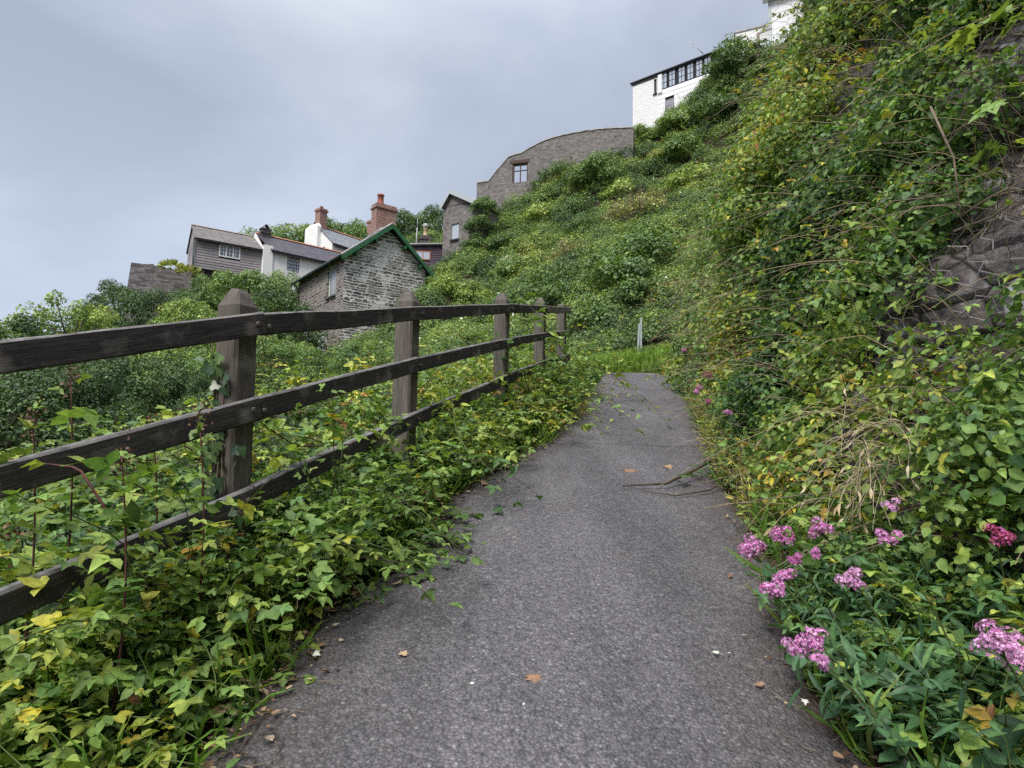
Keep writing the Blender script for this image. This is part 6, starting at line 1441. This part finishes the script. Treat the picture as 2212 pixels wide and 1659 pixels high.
# tall weedy stems in the left foreground
def tall_weed(u, v0, v1, Y, label, top='leaf', lsize=.07, tint=.62):
    p = at(u, v1, Y); base = np.array([p[0] + .02, p[1], float(tz(p[0], p[1]))]); q = p - base
    root = tag(empty('tall_weed', base), label, 'weed', 'tall weeds in front of the fence'); k = 12; t = np.linspace(0, 1, k)[:, None]; P = q * t + np.array([.03, 0, 0]) * np.sin(t * 3.1)
    b = MB(); b.tube(list(P), list(np.linspace(.005, .002, k)), 5); b.build('stem', M['red_cane'], root, True)
    L = Leaves(); cane_leaves(L, rs, P[None], 15, lsize, tint, tvar=.07, start=.35, petiole=.035); L.build('leaves', [M['leaf']], root)
    H = Leaves(); m = 60; pp = P[-1] + rs.normal(size=(m, 3)) * np.array([.012, .012, .03]); H.put(LEAF4, pp, rvec(rs, m), rvec(rs, m), .012, rs.rand(m) * .6, rs.rand(m), 0); H.tubes(P[None, -4:], .004, 0); H.build('seed_head', [M['seed']], root)
tall_weed(262, 1300, 985, 1.72, 'tall weed with a dark leafy top in front of the middle rail', lsize=.06, tint=.5)
tall_weed(152, 1290, 815, 1.95, 'tallest weed with a brown flower spike rising to the top rail')
tall_weed(430, 1300, 905, 2.0, 'thin weed with sparse leaves left of the ivy covered post', lsize=.05)
tall_weed(70, 1250, 905, 1.8, 'weed with bright yellow green leaves by the left picture edge', lsize=.06, tint=.68)
tall_weed(330, 1380, 930, 2.2, 'weed with yellow green top just behind the middle rail', lsize=.055, tint=.68)
# ivy on the first post
L = Leaves(); pz = FP[1] - np.array([.05, .08, 0]); d_ = fdir(1); nside = np.array([d_[1], -d_[0], 0]); face = -d_
ctr = FP[1] - nside * (.074 + .021) + face * .078
for k in range(80):
    zz = -.13 - .75 * rs.rand() ** .8; xx = rs.normal() * .055 - .015
    L.put(LEAF_IVY, (ctr + nside * xx + np.array([0, 0, zz]) + face * (.012 + .02 * rs.rand()))[None], nrm(np.array([rs.normal() * .5, 0, -.7 + rs.normal() * .4]))[None], nrm(face + rs.normal(size=3) * .45 + np.array([0, 0, .35]))[None], .034 + .026 * rs.rand(), .35 + .5 * rs.rand(1), rs.rand(1), 0)
P = np.stack([[ctr + nside * (o + .02 * math.sin(t * 6 + o * 40)) + np.array([0, 0, -.85 + .72 * t]) + face * .006 for t in np.linspace(0, 1, 9)] for o in (-.05, -.01, .03)]); L.tubes(P, .0045, 1)
tag(L.build('ivy_vine', [M['ivy'], M['dead_twig']]), 'ivy climbing the front of the big first fence post', 'ivy')

for pix, ls, lab in (([(2330, -30, 2.9), (2250, 40, 2.75), (2170, 60, 2.6), (2100, 75, 2.55)], .085, 'leafy twig with large bright lobed leaves in the top right corner'),
                    ([(2360, 120, 2.7), (2290, 170, 2.5), (2210, 210, 2.4), (2150, 215, 2.4)], .08, 'lower leafy twig with bright lobed leaves at the right edge under the corner one'), ([(2340, 250, 2.5), (2260, 300, 2.4), (2200, 320, 2.35), (2165, 310, 2.3)], .07, 'bright green leaf cluster at the right edge just above the bare rock'),
                    ([(2320, 690, 2.2), (2260, 730, 2.1), (2190, 760, 2.1), (2140, 800, 2.15)], .06, 'yellow green bramble spray at the right edge in front of the netting')):
    spray(pix, ls, 7, lab, .62, tmpl=LEAF_LOBED if ls > .065 else LEAF_OV, group='leafy sprays at the right edge')
# chicken wire over the rock
b = MB(); sx, hx = s_of_y(2.25), .25; cell = .105; nxw, nyw = 15, 44; pts = {}
rw_ = np.random.RandomState(8)
def wp(i, j):
    if (i, j) not in pts:
        ox = (.30 if (i + j) % 2 else -.30)
        s_ = sx + (i + .5 * 0 + ox * .5) * cell * .9; h_ = hx + j * cell * .58 * .9
        q = bank(np.array([s_]), np.array([h_]))[0]; n_ = bank_n(np.array([s_]), np.array([h_]))[0]
        pts[(i, j)] = q + n_ * (rock_disp(q) + .035 + .02 * mnoise.noise((s_ * 4, h_ * 4, 0))) + rw_.normal(size=3) * .008
    return pts[(i, j)]
for i in range(nxw):
    for j in range(nyw):
        if j < nyw - 1: b.tube([wp(i, j), wp(i, j + 1)], .0024, 3, False)
        if (i + j) % 2 and i < nxw - 1: b.tube([wp(i, j), wp(i + 1, j)], .0030, 3, False)
tag(b.build('wire_netting', M['wire']), 'rusty hexagonal wire netting pinned over the bare rock at the right', 'netting')

# fallen branch on the path
pts_ = [ground_hit(1345, 1068), ground_hit(1440, 1064), ground_hit(1505, 1040), ground_hit(1565, 1015)]; base = pts_[0].copy()
for k, q in enumerate(pts_): q[2] = float(zp(q[1])) + .03 + (.02, .03, .06, .10)[k]
root = tag(empty('fallen_branch', base), 'fallen thin branch with a few wilted leaves lying across the right edge of the path', 'branch')
b = MB(); b.tube([q - base for q in pts_], [.005, .010, .012, .010], 6); b.build('main_stem', M['cane'], root, True)
P2 = [ground_hit(1385, 1072), ground_hit(1460, 1083), ground_hit(1535, 1072), ground_hit(1570, 1045)]
for q in P2: q[2] = float(zp(q[1])) + .035
b = MB(); b.tube([q - base for q in P2], [.003, .005, .005, .004], 5); b.build('side_twig', M['cane'], root, True)
L = Leaves(); Q = np.array([q - base for q in pts_]); q3 = np.stack([np.interp(np.linspace(.35, 1, 8), np.linspace(0, 1, 4), Q[:, i]) for i in range(3)], 1)[None]; cane_leaves(L, rs, q3, 7, .075, .22, tvar=.08, petiole=.03, upw=1.0); L.build('leaves', [M['leaf']], root)

# fallen leaves and petals lying on the asphalt
def fallen(u, v, size, label, mat='dead_leaf', tint=.7, tmpl=LEAF_LOBED, name='fallen_leaf', cat='leaf', group='dry leaves lying on the asphalt'):
    p = ground_hit(u, v); p[2] = float(zp(p[1])) + .026; L = Leaves(); a = rs.rand() * 6.28
    sl = np.array([0, math.cos(math.atan(.2)) * 0, 0]); nn_ = nrm(np.array([0, -.2, 1.0]) + rs.normal(size=3) * .12)
    L.put(tmpl, np.zeros((1, 3)), nrm(np.array([[math.cos(a), math.sin(a), math.sin(a) * .2]])), nn_[None], size, tint, .5 + .3 * rs.rand(1), 0)
    if name == 'fallen_leaf': L.tubes(np.array([[[0, 0, 0], [-math.cos(a) * size * .25, -math.sin(a) * size * .25, .004], [-math.cos(a) * size * .5, -math.sin(a) * size * .5, .004]]]), .0012, 0, tint=.4)
    o = L.build(name, [M[mat]]); o.location = p; return tag(o, label, cat, group)
for a_ in [(1357, 1025, .085, 'larger dry tan leaf on the path left of the fallen branch tip'), (1440, 1014, .06, 'small dry tan leaf on the path just above the fallen branch'), (868, 1436, .03, 'narrow pale dry leaf alone in the near middle left of the path'), (1150, 1480, .045, 'flat worn brown leaf alone in the near middle of the path'),
           (860, 1277, .042, 'orange brown leaf just inside the left edge below the bramble lobe'), (733, 1300, .05, 'curled orange leaf at the left edge, highest of the near pile'), (768, 1296, .045, 'curled brown leaf at the left edge, rightmost of the near pile'), (708, 1345, .05, 'dark curled leaf at the left edge, lowest of the near pile'),
           (1082, 1016, .10, 'large pale dry leaf at the left edge between the second and third posts'), (1050, 1022, .06, 'smaller pale dry leaf left of the large one between second and third posts'), (935, 1078, .06, 'orange leaf at the left edge right of the second post foot'), (1040, 1055, .05, 'brown leaf on the asphalt in front of the second post'),
           (486, 1575, .065, 'tan leaf low at the left edge near the bottom of the picture'), (520, 1500, .05, 'brown leaf at the left edge above the lowest tan leaf'), (1318, 870, .07, 'pale leaf on the path near the far left edge')]:
    fallen(*a_, tint=.35 + .4 * rs.rand())
for a_ in [(677, 1444, .022, 'crumpled white petals at the left edge of the path'), (1545, 1428, .024, 'creamy white blossom lying on the right half of the path'), (1577, 1437, .012, 'tiny white petal right of the creamy blossom'), (1022, 1503, .013, 'small pale petal near the bottom middle of the path'), (1738, 1530, .018, 'cream petal at the right edge by the flowers'), (1132, 1562, .009, 'tiny white fleck lowest on the path')]:
    o = fallen(*a_, mat='white_flower', tint=.7, tmpl=LEAF_LOBED, name='petal', cat='petal', group='white petals on the asphalt')
